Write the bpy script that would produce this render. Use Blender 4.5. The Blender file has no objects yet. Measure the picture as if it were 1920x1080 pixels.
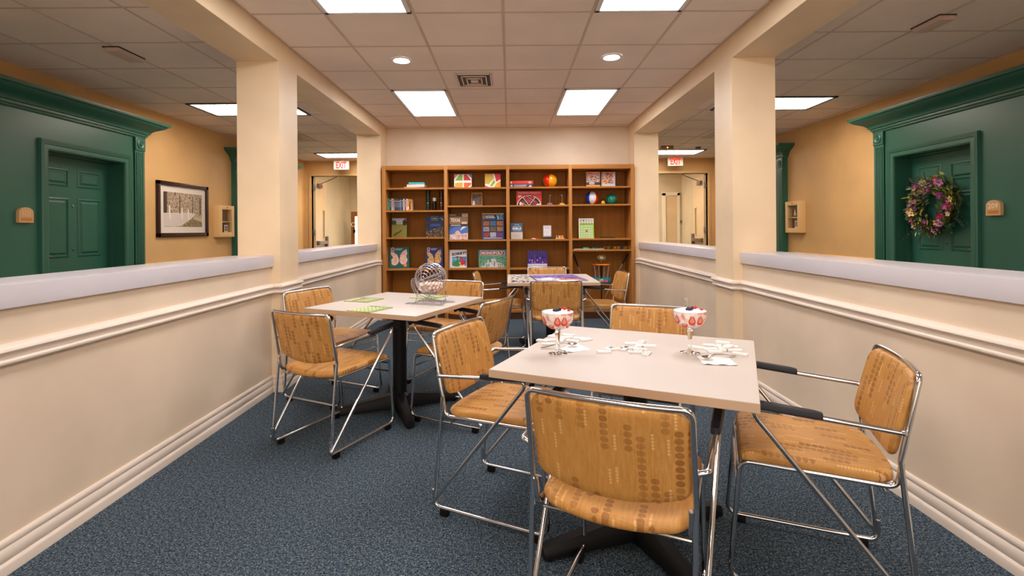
import bpy, bmesh, math, random
from mathutils import Vector, Matrix
R = math.radians
PI = math.pi
random.seed(7)
SC = bpy.context.scene
COL = SC.collection

# ---------------------------------------------------------------- camera geometry (used to measure positions off the photograph)
F, HC, TH = 928.0, 1.23, 0.0075
def at(px, py, Y):
    """world point that lies at depth Y under photo pixel (px, py)"""
    dx, dy = px - 956, py - 430
    x, y = dx - TH * dy, dy + TH * dx
    return Vector((x * Y / F, Y, HC - y * Y / F))
def onz(px, py, z):
    """world point on the horizontal plane z under photo pixel"""
    dx, dy = px - 956, py - 430
    x, y = dx - TH * dy, dy + TH * dx
    Y = F * (HC - z) / y
    return Vector((x * Y / F, Y, z))

cam = bpy.data.cameras.new('camera')
co = bpy.data.objects.new('camera', cam); COL.objects.link(co)
cam.sensor_width = 36; cam.lens = 36 * F / 1920
cam.shift_x = 4 / 1920; cam.shift_y = -110 / 1920
cam.clip_start = 0.05; cam.clip_end = 60
m = Matrix(((math.cos(TH), math.sin(TH), 0, 0), (0, 0, -1, 0), (-math.sin(TH), math.cos(TH), 0, HC), (0, 0, 0, 1)))
co.matrix_world = m
SC.camera = co

# ---------------------------------------------------------------- materials
def lin(c):
    return tuple(((v / 255) / 12.92 if v / 255 <= .04045 else ((v / 255 + .055) / 1.055) ** 2.4) for v in c) + (1,)
_mc = {}
def mat(col, rough=.6, metal=0, name=None, spec=.5, coat=0):
    key = (tuple(col), rough, metal, spec, coat)
    if key in _mc: return _mc[key]
    M = bpy.data.materials.new(name or 'paint'); M.use_nodes = True
    b = M.node_tree.nodes['Principled BSDF']
    b.inputs['Base Color'].default_value = lin(col)
    b.inputs['Roughness'].default_value = rough
    b.inputs['Metallic'].default_value = metal
    b.inputs['Specular IOR Level'].default_value = spec
    b.inputs['Coat Weight'].default_value = coat
    _mc[key] = M
    return M
class G:
    """small node graph helper"""
    def __init__(s, name, rough=.6, metal=0, spec=.5):
        s.M = bpy.data.materials.new(name); s.M.use_nodes = True
        s.t = s.M.node_tree; s.b = s.t.nodes['Principled BSDF']
        s.b.inputs['Roughness'].default_value = rough; s.b.inputs['Metallic'].default_value = metal
        s.b.inputs['Specular IOR Level'].default_value = spec
    def n(s, kind, **kw):
        nd = s.t.nodes.new(kind)
        for k, v in kw.items(): setattr(nd, k, v)
        return nd
    def put(s, sock, v):
        if isinstance(v, bpy.types.NodeSocket): s.t.links.new(v, sock)
        elif v is not None: sock.default_value = v
    def m(s, op, a, b=None, c=None):
        nd = s.n('ShaderNodeMath', operation=op)
        s.put(nd.inputs[0], a); s.put(nd.inputs[1], b)
        if c is not None: s.put(nd.inputs[2], c)
        return nd.outputs[0]
    def coord(s, kind='Object', scale=(1, 1, 1)):
        tc = s.n('ShaderNodeTexCoord'); mp = s.n('ShaderNodeMapping')
        mp.inputs['Scale'].default_value = scale
        s.t.links.new(tc.outputs[kind], mp.inputs['Vector'])
        return mp.outputs['Vector']
    def noise(s, vec, scale, detail=2, rough=.5, out='Fac'):
        nd = s.n('ShaderNodeTexNoise'); s.put(nd.inputs['Vector'], vec)
        nd.inputs['Scale'].default_value = scale; nd.inputs['Detail'].default_value = detail
        nd.inputs['Roughness'].default_value = rough
        return nd.outputs[out]
    def ramp(s, fac, stops, interp='LINEAR'):
        nd = s.n('ShaderNodeValToRGB'); nd.color_ramp.interpolation = interp
        el = nd.color_ramp.elements
        while len(el) < len(stops): el.new(.5)
        for e, (p, c) in zip(el, stops): e.position = p; e.color = lin(c)
        s.put(nd.inputs[0], fac); return nd.outputs[0]
    def mix(s, fac, a, b):
        nd = s.n('ShaderNodeMix', data_type='RGBA'); s.put(nd.inputs[0], fac)
        s.put(nd.inputs[6], a if isinstance(a, bpy.types.NodeSocket) else lin(a))
        s.put(nd.inputs[7], b if isinstance(b, bpy.types.NodeSocket) else lin(b))
        return nd.outputs[2]
    def color(s, c): s.put(s.b.inputs['Base Color'], c); return s
    def bump(s, h, strength=.3, dist=.002):
        nd = s.n('ShaderNodeBump'); nd.inputs['Strength'].default_value = strength
        nd.inputs['Distance'].default_value = dist
        s.put(nd.inputs['Height'], h); s.t.links.new(nd.outputs[0], s.b.inputs['Normal']); return s
def painted(name, col, rough=.55, var=.03, bump=.08):
    g = G(name, rough)
    v = g.coord()
    c2 = tuple(max(0, x * (1 - var * 2)) for x in col)
    g.color(g.ramp(g.noise(v, 1.7, 3), [(.35, c2), (.65, col)]))
    g.bump(g.noise(v, 260, 2), bump, .0006)
    return g.M
def carpet():
    g = G('blue_carpet', .95, spec=.15)
    v = g.coord()
    n1 = g.noise(v, 150, 3, .75)
    n2 = g.noise(v, 60, 3, .8)
    n3 = g.noise(v, 1.2, 3)
    base = g.ramp(n1, [(.37, (8, 16, 28)), (.45, (30, 46, 64)), (.52, (60, 80, 96)), (.58, (116, 130, 138)), (.65, (196, 196, 190))])
    mottle = g.ramp(n2, [(.40, (16, 32, 50)), (.50, (56, 76, 92)), (.60, (122, 128, 114))])
    c = g.mix(.38, base, mottle)
    c = g.mix(g.m('MULTIPLY', n3, .18), c, (46, 66, 92))
    g.color(c); g.bump(g.m('ADD', n1, g.m('MULTIPLY', n2, .8)), 1.0, .006)
    return g.M
def wood(name, col, dark, axis='Z', rough=.45, contrast=.5):
    sc = {'Z': (14, 14, .7), 'X': (.7, 14, 14), 'Y': (14, .7, 14)}[axis]
    g = G(name, rough, spec=.2); v = g.coord('Object', sc)
    n = g.noise(v, 3.2, 4, .6)
    g.color(g.ramp(n, [(.5 - contrast / 2, dark), (.5 + contrast / 2, col)]))
    g.bump(n, .05, .0008)
    return g.M
def picture(name, cols, scale=20, stretch=(1, 1, 1), detail=3, rough=.5, hard=False):
    g = G(name, rough); v = g.coord('Object', stretch)
    n = len(cols)
    g.color(g.ramp(g.noise(v, scale, detail, .6), [(.30 + .40 * i / max(1, n - 1), c) for i, c in enumerate(cols)], 'CONSTANT' if hard else 'LINEAR'))
    return g.M
def fabric():
    g = G('patterned_vinyl', .42, spec=.45)
    uv = g.n('ShaderNodeTexCoord').outputs['UV']
    sp = g.n('ShaderNodeSeparateXYZ'); g.put(sp.inputs[0], uv)
    oi = g.n('ShaderNodeObjectInfo').outputs['Random']
    U = g.m('ADD', sp.outputs[0], g.m('MULTIPLY', oi, 7.3)); V = sp.outputs[1]
    def dots(cx, cy, rx, ry, run, thr, seed):
        u = g.m('ADD', g.m('DIVIDE', U, cx), seed); iu = g.m('FLOOR', u)
        wn = g.n('ShaderNodeTexWhiteNoise', noise_dimensions='1D'); g.put(wn.inputs['W'], iu)
        v0 = g.m('ADD', g.m('DIVIDE', V, cy), g.m('MULTIPLY', wn.outputs['Value'], 9.0)); iv = g.m('FLOOR', v0)
        blk = g.m('FLOOR', g.m('DIVIDE', iv, run))
        w2 = g.n('ShaderNodeTexWhiteNoise', noise_dimensions='2D')
        cb = g.n('ShaderNodeCombineXYZ'); g.put(cb.inputs[0], iu); g.put(cb.inputs[1], blk); g.put(w2.inputs['Vector'], cb.outputs[0])
        on = g.m('LESS_THAN', w2.outputs['Value'], thr)
        dx = g.m('DIVIDE', g.m('MULTIPLY', g.m('SUBTRACT', g.m('FRACT', u), .5), cx), rx)
        dy = g.m('DIVIDE', g.m('MULTIPLY', g.m('SUBTRACT', g.m('FRACT', v0), .5), cy), ry)
        d = g.m('ADD', g.m('MULTIPLY', dx, dx), g.m('MULTIPLY', dy, dy))
        ins = g.m('LESS_THAN', d, 1.0)
        return g.m('MULTIPLY', ins, on), w2.outputs['Value']
    cu = g.n('ShaderNodeMapping'); cu.inputs['Scale'].default_value = (1, .12, 1); g.put(cu.inputs['Vector'], uv)
    streak = g.noise(cu.outputs[0], 130, 3, .7)
    broad = g.noise(cu.outputs[0], 22, 2, .6)
    base = g.ramp(streak, [(.3, (182, 128, 58)), (.7, (208, 154, 86))])
    base = g.mix(g.m('MULTIPLY', broad, .45), base, (172, 112, 40))
    d1, w1 = dots(.031, .0200, .0112, .0090, 4, .36, 0)
    d2, w2 = dots(.019, .0095, .0040, .0040, 5, .16, 3.7)
    c = g.mix(g.m('MULTIPLY', d1, g.m('ADD', .36, g.m('MULTIPLY', w1, 1.0))), base, (122, 68, 20))
    c = g.mix(g.m('MULTIPLY', d2, .5), c, (236, 190, 130))
    g.color(c)
    wv = g.n('ShaderNodeTexWave'); wv.inputs['Scale'].default_value = 90; wv.bands_direction = 'Y'
    g.put(wv.inputs['Vector'], uv)
    g.bump(wv.outputs['Fac'], .35, .0008)
    return g.M
def emit(name, col, s):
    M = bpy.data.materials.new(name); M.use_nodes = True
    b = M.node_tree.nodes['Principled BSDF']
    b.inputs['Base Color'].default_value = lin(col); b.inputs['Emission Color'].default_value = lin(col)
    b.inputs['Emission Strength'].default_value = s
    return M
def emit_tubes(name, col, s, x0, x1, n, low=.55):
    """diffuser whose tubes shine through: brighter bands over the lamps"""
    g = G(name, .5); g.color(lin(col))
    tc = g.n('ShaderNodeTexCoord'); sp = g.n('ShaderNodeSeparateXYZ'); g.put(sp.inputs[0], tc.outputs['Object'])
    ph = g.m('MULTIPLY', g.m('DIVIDE', g.m('SUBTRACT', sp.outputs[0], x0), x1 - x0), n)
    w = g.m('SUBTRACT', 1.0, g.m('MULTIPLY', g.m('ABSOLUTE', g.m('SUBTRACT', g.m('FRACT', ph), .5)), 2.0))
    g.put(g.b.inputs['Emission Color'], lin(col))
    g.put(g.b.inputs['Emission Strength'], g.m('MULTIPLY', g.m('ADD', low, g.m('MULTIPLY', w, 1 - low)), s))
    return g.M
def glass(name, col=(255, 255, 255), rough=0.0, ior=1.45):
    M = bpy.data.materials.new(name); M.use_nodes = True
    b = M.node_tree.nodes['Principled BSDF']
    b.inputs['Base Color'].default_value = lin(col); b.inputs['Roughness'].default_value = rough
    b.inputs['Transmission Weight'].default_value = 1; b.inputs['IOR'].default_value = ior
    return M

WALL = painted('cream_wall_paint', (232, 210, 184), .5)
BEAM = painted('cream_beam_paint', (240, 214, 178), .5)
TAN = painted('tan_corridor_paint', (212, 170, 112), .55)
TRIM = painted('trim_gloss_paint', (232, 216, 200), .35, .01, .02)
LEDGE = painted('white_ledge_laminate', (214, 208, 212), .22, .01, .01)
TILE = painted('ceiling_tile', (242, 226, 212), .85, .02, .25)
TBAR = mat((206, 186, 170), .5, 0, 'ceiling_grid_metal')
CARPET = carpet()
GREEN = painted('dark_green_paint', (44, 98, 80), .38, .03, .03)
WOOD = wood('bookcase_maple', (178, 120, 58), (154, 96, 42), 'X', .45)
WOODV = wood('bookcase_maple_upright', (184, 126, 66), (160, 102, 48), 'Z', .45)
WOODB = wood('bookcase_back_veneer', (172, 112, 42), (150, 94, 30), 'Z', .55)
TOP = painted('table_laminate', (200, 188, 178), .5, .01, .01)
TEDGE = mat((192, 162, 134), .45, 0, 'table_edge_band')
BLACK = mat((12, 12, 14), .5, 0, 'black_metal', .25)
PADB = mat((20, 20, 30), .45, 0, 'black_plastic', .35)
CHROME = mat((205, 205, 208), .12, 1, 'chrome')
FAB = fabric()
CREAMDOOR = painted('cream_door_paint', (214, 186, 144), .4)
WHITE = mat((235, 232, 228), .5, 0, 'white_card')
STEEL = mat((190, 190, 192), .2, 1, 'polished_steel')
WIRE = mat((176, 174, 178), .3, .6, 'silver_wire')
def thin_glass(name):
    M = bpy.data.materials.new(name); M.use_nodes = True; t = M.node_tree; t.nodes.clear()
    out = t.nodes.new('ShaderNodeOutputMaterial'); mx = t.nodes.new('ShaderNodeMixShader'); fr = t.nodes.new('ShaderNodeLayerWeight'); pw = t.nodes.new('ShaderNodeMath'); pw.operation = 'POWER'; pw.inputs[1].default_value = 3.5; ml = t.nodes.new('ShaderNodeMath'); ml.operation = 'MULTIPLY_ADD'; ml.inputs[1].default_value = .45; ml.inputs[2].default_value = .05; tr = t.nodes.new('ShaderNodeBsdfTransparent'); gl = t.nodes.new('ShaderNodeBsdfGlossy')
    t.links.new(fr.outputs['Facing'], pw.inputs[0]); t.links.new(pw.outputs[0], ml.inputs[0]); tr.inputs['Color'].default_value = (.97, .97, .98, 1); gl.inputs['Roughness'].default_value = .03
    t.links.new(ml.outputs[0], mx.inputs[0]); t.links.new(tr.outputs[0], mx.inputs[1]); t.links.new(gl.outputs[0], mx.inputs[2]); t.links.new(mx.outputs[0], out.inputs['Surface'])
    return M
GLASS = thin_glass('clear_glass'); GLASSR = glass('solid_glass', ior=1.35)

# ---------------------------------------------------------------- mesh builder
def fillet(pts, r, n=6):
    """round the corners of a polyline; r is a number or one per point"""
    pts = [Vector(p) for p in pts]; out = [pts[0]]
    for i in range(1, len(pts) - 1):
        rr = r[i] if isinstance(r, (list, tuple)) else r
        a, b, c = pts[i - 1], pts[i], pts[i + 1]
        u, w = (a - b), (c - b)
        ang = u.angle(w)
        if rr <= 0 or ang > 3.1: out.append(b); continue
        d = min(rr / math.tan(ang / 2), u.length * .48, w.length * .48)
        p, q = b + u.normalized() * d, b + w.normalized() * d
        for k in range(n + 1):
            t = k / n
            out.append(p * (1 - t) ** 2 + b * 2 * t * (1 - t) + q * t * t)
    out.append(pts[-1]); return out
class MB:
    def __init__(s): s.v = []; s.f = []; s.mi = []; s.mats = []; s.uv = {}
    def mid(s, m):
        if m not in s.mats: s.mats.append(m)
        return s.mats.index(m)
    def add(s, vs, fs, m):
        o = len(s.v); s.v += [tuple(v) for v in vs]; k = s.mid(m)
        for f in fs: s.f.append(tuple(i + o for i in f)); s.mi.append(k)
        return o
    def box(s, x0, x1, y0, y1, z0, z1, m, T=None, b=0):
        if b > 0:
            bm = bmesh.new(); bmesh.ops.create_cube(bm, size=1)
            for v in bm.verts: v.co = Vector(((x0 + x1) / 2 + v.co.x * (x1 - x0), (y0 + y1) / 2 + v.co.y * (y1 - y0), (z0 + z1) / 2 + v.co.z * (z1 - z0)))
            bmesh.ops.bevel(bm, geom=list(bm.edges), offset=b, segments=2, affect='EDGES', profile=.6)
            vs = [v.co.copy() for v in bm.verts]; bm.verts.index_update()
            fs = [[v.index for v in f.verts] for f in bm.faces]; bm.free()
        else:
            vs = [Vector((x, y, z)) for x in (x0, x1) for y in (y0, y1) for z in (z0, z1)]
            fs = [(0, 1, 3, 2), (4, 6, 7, 5), (0, 4, 5, 1), (2, 3, 7, 6), (0, 2, 6, 4), (1, 5, 7, 3)]
        if T: vs = [T @ v for v in vs]
        s.add(vs, fs, m)
    def tube(s, pts, r, m, n=8, closed=False, cap=True):
        pts = [Vector(p) for p in pts]; N = len(pts)
        rr = r if isinstance(r, (list, tuple)) else [r] * N
        tang = []
        for i in range(N):
            a = pts[(i - 1) % N] if (closed or i > 0) else pts[i]
            b = pts[(i + 1) % N] if (closed or i < N - 1) else pts[i]
            t = (b - a); tang.append(t.normalized() if t.length > 1e-9 else Vector((0, 0, 1)))
        up = Vector((0, 0, 1)) if abs(tang[0].z) < .9 else Vector((1, 0, 0))
        nrm = (up - tang[0] * up.dot(tang[0])).normalized()
        vs = []
        for i in range(N):
            if i > 0:
                nrm = nrm - tang[i] * nrm.dot(tang[i])
                nrm = nrm.normalized() if nrm.length > 1e-6 else Vector((1, 0, 0))
            bi = tang[i].cross(nrm)
            for k in range(n):
                a = 2 * PI * k / n
                vs.append(pts[i] + (nrm * math.cos(a) + bi * math.sin(a)) * rr[i])
        fs = []
        for i in range(N if closed else N - 1):
            j = (i + 1) % N
            for k in range(n):
                fs.append((i * n + k, i * n + (k + 1) % n, j * n + (k + 1) % n, j * n + k))
        if cap and not closed:
            fs.append(tuple(range(n - 1, -1, -1))); fs.append(tuple((N - 1) * n + k for k in range(n)))
        s.add(vs, fs, m)
    def lathe(s, prof, m, c=(0, 0, 0), n=28, T=None, cap=False):
        vs = []; fs = []
        for (r, z) in prof:
            for k in range(n):
                a = 2 * PI * k / n; vs.append(Vector((c[0] + r * math.cos(a), c[1] + r * math.sin(a), c[2] + z)))
        for i in range(len(prof) - 1):
            for k in range(n): fs.append((i * n + k, i * n + (k + 1) % n, (i + 1) * n + (k + 1) % n, (i + 1) * n + k))
        if cap: fs.append(tuple(range(n - 1, -1, -1))); fs.append(tuple((len(prof) - 1) * n + k for k in range(n)))
        if T: vs = [T @ v for v in vs]
        s.add(vs, fs, m)
    def ball(s, c, r, m, nu=12, nv=8, sc=(1, 1, 1), T=None, split=None):
        vs = [Vector((0, 0, -1))]
        for i in range(1, nv):
            p = PI * i / nv
            for k in range(nu): a = 2 * PI * k / nu; vs.append(Vector((math.sin(p) * math.cos(a), math.sin(p) * math.sin(a), -math.cos(p))))
        vs.append(Vector((0, 0, 1))); fs = []
        for k in range(nu): fs.append((0, 1 + (k + 1) % nu, 1 + k))
        for i in range(nv - 2):
            for k in range(nu): a = 1 + i * nu; fs.append((a + k, a + (k + 1) % nu, a + nu + (k + 1) % nu, a + nu + k))
        e = len(vs) - 1; a = 1 + (nv - 2) * nu
        for k in range(nu): fs.append((a + k, a + (k + 1) % nu, e))
        vs = [Vector((v.x * sc[0] * r, v.y * sc[1] * r, v.z * sc[2] * r)) for v in vs]
        if T: vs = [T @ v for v in vs]
        vs = [v + Vector(c) for v in vs]
        if split:
            for j, f in enumerate(fs):
                pass
            o = len(s.v); s.v += [tuple(v) for v in vs]
            for f in fs:
                ks = [((i - 1) % nu) for i in f if 0 < i < e]
                k0 = min(ks); k0 = (nu - 1) if (max(ks) - min(ks) > 1) else k0
                s.f.append(tuple(i + o for i in f)); s.mi.append(s.mid(split[int(k0 * len(split) / nu) % len(split)]))
        else: s.add(vs, fs, m)
    def sweep(s, path, prof, m, side=1, closed=False):
        """run a profile (out, z) along a plan polyline with mitred corners"""
        P = [Vector((p[0], p[1])) for p in path]; N = len(P); K = len(prof); vs = []
        for i in range(N):
            d1 = (P[i] - P[i - 1]).normalized() if (i > 0 or closed) else None
            d2 = (P[(i + 1) % N] - P[i]).normalized() if (i < N - 1 or closed) else None
            d1 = d1 or d2; d2 = d2 or d1
            n1 = Vector((-d1.y, d1.x)) * side; n2 = Vector((-d2.y, d2.x)) * side
            b = n1 + n2; b = b / max(.3, (1 + n1.dot(n2)))
            for (o, z) in prof: vs.append((P[i].x + b.x * o, P[i].y + b.y * o, z))
        fs = []
        for i in range(N if closed else N - 1):
            j = (i + 1) % N
            for k in range(K - 1): fs.append((i * K + k, j * K + k, j * K + k + 1, i * K + k + 1))
        if not closed: fs.append(tuple(range(K))); fs.append(tuple((N - 1) * K + k for k in range(K - 1, -1, -1)))
        s.add(vs, fs, m)
    def poly(s, pts, z0, z1, m):
        """vertical prism from plan points"""
        n = len(pts); vs = [(p[0], p[1], z0) for p in pts] + [(p[0], p[1], z1) for p in pts]
        fs = [tuple(range(n - 1, -1, -1)), tuple(range(n, 2 * n))] + [(i, (i + 1) % n, n + (i + 1) % n, n + i) for i in range(n)]
        s.add(vs, fs, m)
    def build(s, name, parent=None, smooth=True, ang=35, fix=True):
        me = bpy.data.meshes.new(name); me.from_pydata(s.v, [], s.f)
        for mt in s.mats: me.materials.append(mt)
        for p, k in zip(me.polygons, s.mi): p.material_index = k; p.use_smooth = smooth
        if s.uv:
            ul = me.uv_layers.new(name='UVMap')
            for lp in me.loops:
                ul.data[lp.index].uv = s.uv.get(lp.vertex_index, (0, 0))
        if fix:
            bm = bmesh.new(); bm.from_mesh(me); bmesh.ops.recalc_face_normals(bm, faces=bm.faces); bm.to_mesh(me); bm.free()
        if smooth: me.set_sharp_from_angle(angle=R(ang))
        me.update()
        o = bpy.data.objects.new(name, me); COL.objects.link(o)
        if parent: o.parent = parent
        return o
def tag(o, label, cat, group=None):
    o['label'] = label; o['category'] = cat
    if group: o['group'] = group
    return o
def thing(name, label, cat, loc=(0, 0, 0), rz=0, group=None, rot=None):
    o = bpy.data.objects.new(name, None); COL.objects.link(o)
    o.location = loc; o.rotation_euler = rot or (0, 0, rz); o.empty_display_size = .05
    return tag(o, label, cat, group)
def struct(o, kind='structure'): o['kind'] = kind; return o
def text_tris(txt, bold=0):
    cu = bpy.data.curves.new('lettering', 'FONT'); cu.body = txt; cu.size = 1; cu.offset = bold; cu.resolution_u = 2
    o = bpy.data.objects.new('lettering', cu); COL.objects.link(o)
    dg = bpy.context.evaluated_depsgraph_get(); me = o.evaluated_get(dg).to_mesh()
    vs = [(v.co.x, v.co.y) for v in me.vertices]; fs = [tuple(p.vertices) for p in me.polygons]
    o.evaluated_get(dg).to_mesh_clear()
    bpy.data.objects.remove(o); bpy.data.curves.remove(cu)
    return vs, fs
class Art:
    """flat printed artwork on the front (-y) of a body w wide, h high; x and z run 0..1"""
    def __init__(s, w, h, y, ox=None, oz=0, step=.00006):
        s.w, s.h, s.y, s.step = w, h, y, step; s.ox = -w / 2 if ox is None else ox; s.oz = oz; s.mb = MB(); s.k = 1
    def m(s, c): return c if isinstance(c, bpy.types.Material) else mat(c, .45)
    def P(s, x, z): return (s.ox + x * s.w, s.y - s.k * s.step, s.oz + z * s.h)
    def poly(s, pts, c):
        s.mb.add([s.P(*p) for p in pts], [tuple(range(len(pts)))], s.m(c)); s.k += 1; return s
    def rect(s, x0, z0, x1, z1, c): return s.poly([(x0, z0), (x1, z0), (x1, z1), (x0, z1)], c)
    def ell(s, x, z, rx, rz, c, n=18, a0=0, a1=2 * PI):
        return s.poly([(x + rx * math.cos(a0 + (a1 - a0) * k / n), z + rz * math.sin(a0 + (a1 - a0) * k / n)) for k in range(n if a1 - a0 > 6.2 else n + 1)], c)
    def line(s, x0, z0, x1, z1, t, c):
        dx, dz = (x1 - x0) * s.w, (z1 - z0) * s.h; L = math.hypot(dx, dz) or 1
        nx, nz = -dz / L * t / 2 / s.w, dx / L * t / 2 / s.h
        return s.poly([(x0 + nx, z0 + nz), (x1 + nx, z1 + nz), (x1 - nx, z1 - nz), (x0 - nx, z0 - nz)], c)
    def text(s, t, x0, z0, x1, z1, c, bold=.02, slant=0):
        vs, fs = text_tris(t, bold)
        if not vs: return s
        ax, bx = min(v[0] for v in vs), max(v[0] for v in vs); az, bz = min(v[1] for v in vs), max(v[1] for v in vs)
        q = []
        for v in vs:
            u, w = (v[0] - ax) / (bx - ax), (v[1] - az) / (bz - az)
            q.append(s.P(x0 + (x1 - x0) * u, z0 + (z1 - z0) * w + slant * u))
        s.mb.add(q, fs, s.m(c)); s.k += 1; return s
    def build(s, name, parent): return s.mb.build(name, parent, smooth=False, fix=False)
# ================================================================ THE SETTING
ZC = 2.70                     # ceiling height
XL, XR = -1.765, 1.714        # faces of columns and beams
WL, WR = -1.835, 1.785        # faces of the half-height walls
OL, OR = -2.09, 2.045         # corridor side of the half-height walls
CX = 4.33                     # corridor outer walls
YB, YE, YF = 7.136, 10.45, -3.0
b = MB(); b.box(-CX - .6, CX + .6, YF - .2, 14.2, -.1, 0, CARPET); struct(b.build('floor', smooth=False))
b = MB(); b.box(OL, OR, YF, YB, ZC + .004, ZC + .1, TILE); ceil = struct(b.build('ceiling', smooth=False))
b = MB()
xs = [-1.25 + .6075 * k for k in range(5)]; ys = [3.36 + .607 * k for k in range(-10, 7)]
for x in xs: b.box(x - .010, x + .010, YF, YB, ZC + .001, ZC + .005, TBAR)
for y in ys:
    if y > YF: b.box(XL, XR, y - .010, y + .010, ZC + .0014, ZC + .0052, TBAR)
b.box(XL, XL + .02, YF, YB, ZC, ZC + .009, TBAR); b.box(XR - .02, XR, YF, YB, ZC, ZC + .009, TBAR); b.box(XL, XR, YB - .02, YB, ZC, ZC + .009, TBAR)
b.build('ceiling_grid', ceil, smooth=False)
for sx, x0, x1 in ((-1, -CX - .1, OL), (1, OR, CX + .1)):
    b = MB(); b.box(x0, x1, YF, YE, ZC + .004, ZC + .1, TILE); c2 = struct(b.build('ceiling', smooth=False))
    b = MB()
    X0 = -3.74 if sx < 0 else 2.435
    for k in range(-2, 5):
        x = X0 + k * .6075
        if x0 < x < x1: b.box(x - .009, x + .009, YF, YE, ZC + .001, ZC + .005, TBAR)
    y0 = 5.67 if sx < 0 else 5.56
    for k in range(-15, 9):
        y = y0 + k * .607
        if YF < y < YE: b.box(x0, x1, y - .009, y + .009, ZC + .0014, ZC + .0052, TBAR)
    b.build('ceiling_grid', c2, smooth=False)
# walls
b = MB(); b.box(OL, OR, YB, YE + .1, 0, ZC + .1, WALL); struct(b.build('wall_back', smooth=False))
b = MB(); b.box(-CX - .6, OL, YF - .15, YF, 0, ZC + .1, WALL); b.box(OR, CX + .6, YF - .15, YF, 0, ZC + .1, WALL); struct(b.build('wall_front', smooth=False))   # gap behind the camera added to let the warm world light in
DY0, DY1, DZ = 4.58, 5.49, 2.0
for s, nm in ((-1, 'wall_left'), (1, 'wall_right')):
    b = MB(); xa, xb = sorted((s * CX, s * (CX + .3)))
    b.box(xa, xb, YF, DY0, 0, ZC + .1, TAN); b.box(xa, xb, DY1, YE + .1, 0, ZC + .1, TAN)
    b.box(xa, xb, DY0, DY1, DZ, ZC + .1, TAN)
    b.box(min(s * (CX + .2), s * (CX + .3)), max(s * (CX + .2), s * (CX + .3)), DY0, DY1, 0, DZ, GREEN)
    struct(b.build(nm, smooth=False))
# half-height walls, ledges, chair rails, baseboards, columns, beams
RAIL = [(0, .828), (.012, .828), (.022, .822), (.030, .812), (.032, .804), (.026, .796), (.016, .790), (.013, .783), (.015, .776), (.022, .772), (.025, .765), (.023, .758), (.014, .754), (.011, .748), (0, .745)]
BASE = [(0, .125), (.006, .125), (.010, .120), (.012, .112), (.012, .100), (.009, .096), (.014, .090), (.015, .070), (.015, .052), (.012, .047), (.019, .040), (.021, .032), (.021, 0), (0, 0)]
C0, C1, D0 = 3.80, 4.125, 6.786
for s, X, W, O, nm in ((-1, XL, WL, OL, 'left'), (1, XR, WR, OR, 'right')):
    xa, xb = sorted((W, O))
    b = MB(); b.box(xa, xb, YF, C0 + .01, 0, .957, WALL); b.box(xa, xb, C1 - .01, D0 + .01, 0, .957, WALL)
    struct(b.build('wall_half_' + nm, smooth=False))
    xa, xb = sorted((X, O))
    for (ya, yb) in ((C0, C1), (D0, YB)):
        b = MB(); b.box(xa, xb, ya, yb, 0, 2.536, WALL if 0 else BEAM); struct(b.build('column', smooth=False))
    b = MB(); b.box(xa, xb, YF, YB, 2.535, ZC + .009, BEAM, b=.002); struct(b.build('beam_' + nm, smooth=False))
    xa, xb = sorted((W - s * .02, O + s * .035))
    for (ya, yb) in ((YF, C0 - .0005), (C1 + .0005, D0 - .0005)):
        b = MB(); b.box(xa, xb, ya, yb, .957, 1.044, LEDGE, b=.003); struct(b.build('trim_ledge_' + nm))
    path = [(W, YF), (W, C0), (X, C0), (X, C1), (W, C1), (W, D0), (X, D0), (X, D0 + .05)]
    side = 1 if s > 0 else -1
    b = MB(); b.sweep(path, RAIL, TRIM, side); struct(b.build('trim_chair_rail_' + nm, ang=50))
    b = MB(); b.sweep(path, BASE, TRIM, side); struct(b.build('baseboard_' + nm, ang=50))
    # corridor: chair rail and base on the outer wall, and base on the inner one
    b = MB()
    R2 = [(o, z + .025) for o, z in RAIL]
    for (ya, yb) in ((5.78, 7.68),): b.sweep([(s * CX, ya), (s * CX, yb)], R2, mat((222, 184, 128), .4), side); b.sweep([(s * CX, ya), (s * CX, yb)], BASE, TRIM, side)
    struct(b.build('trim_corridor_' + nm, ang=50))

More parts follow.
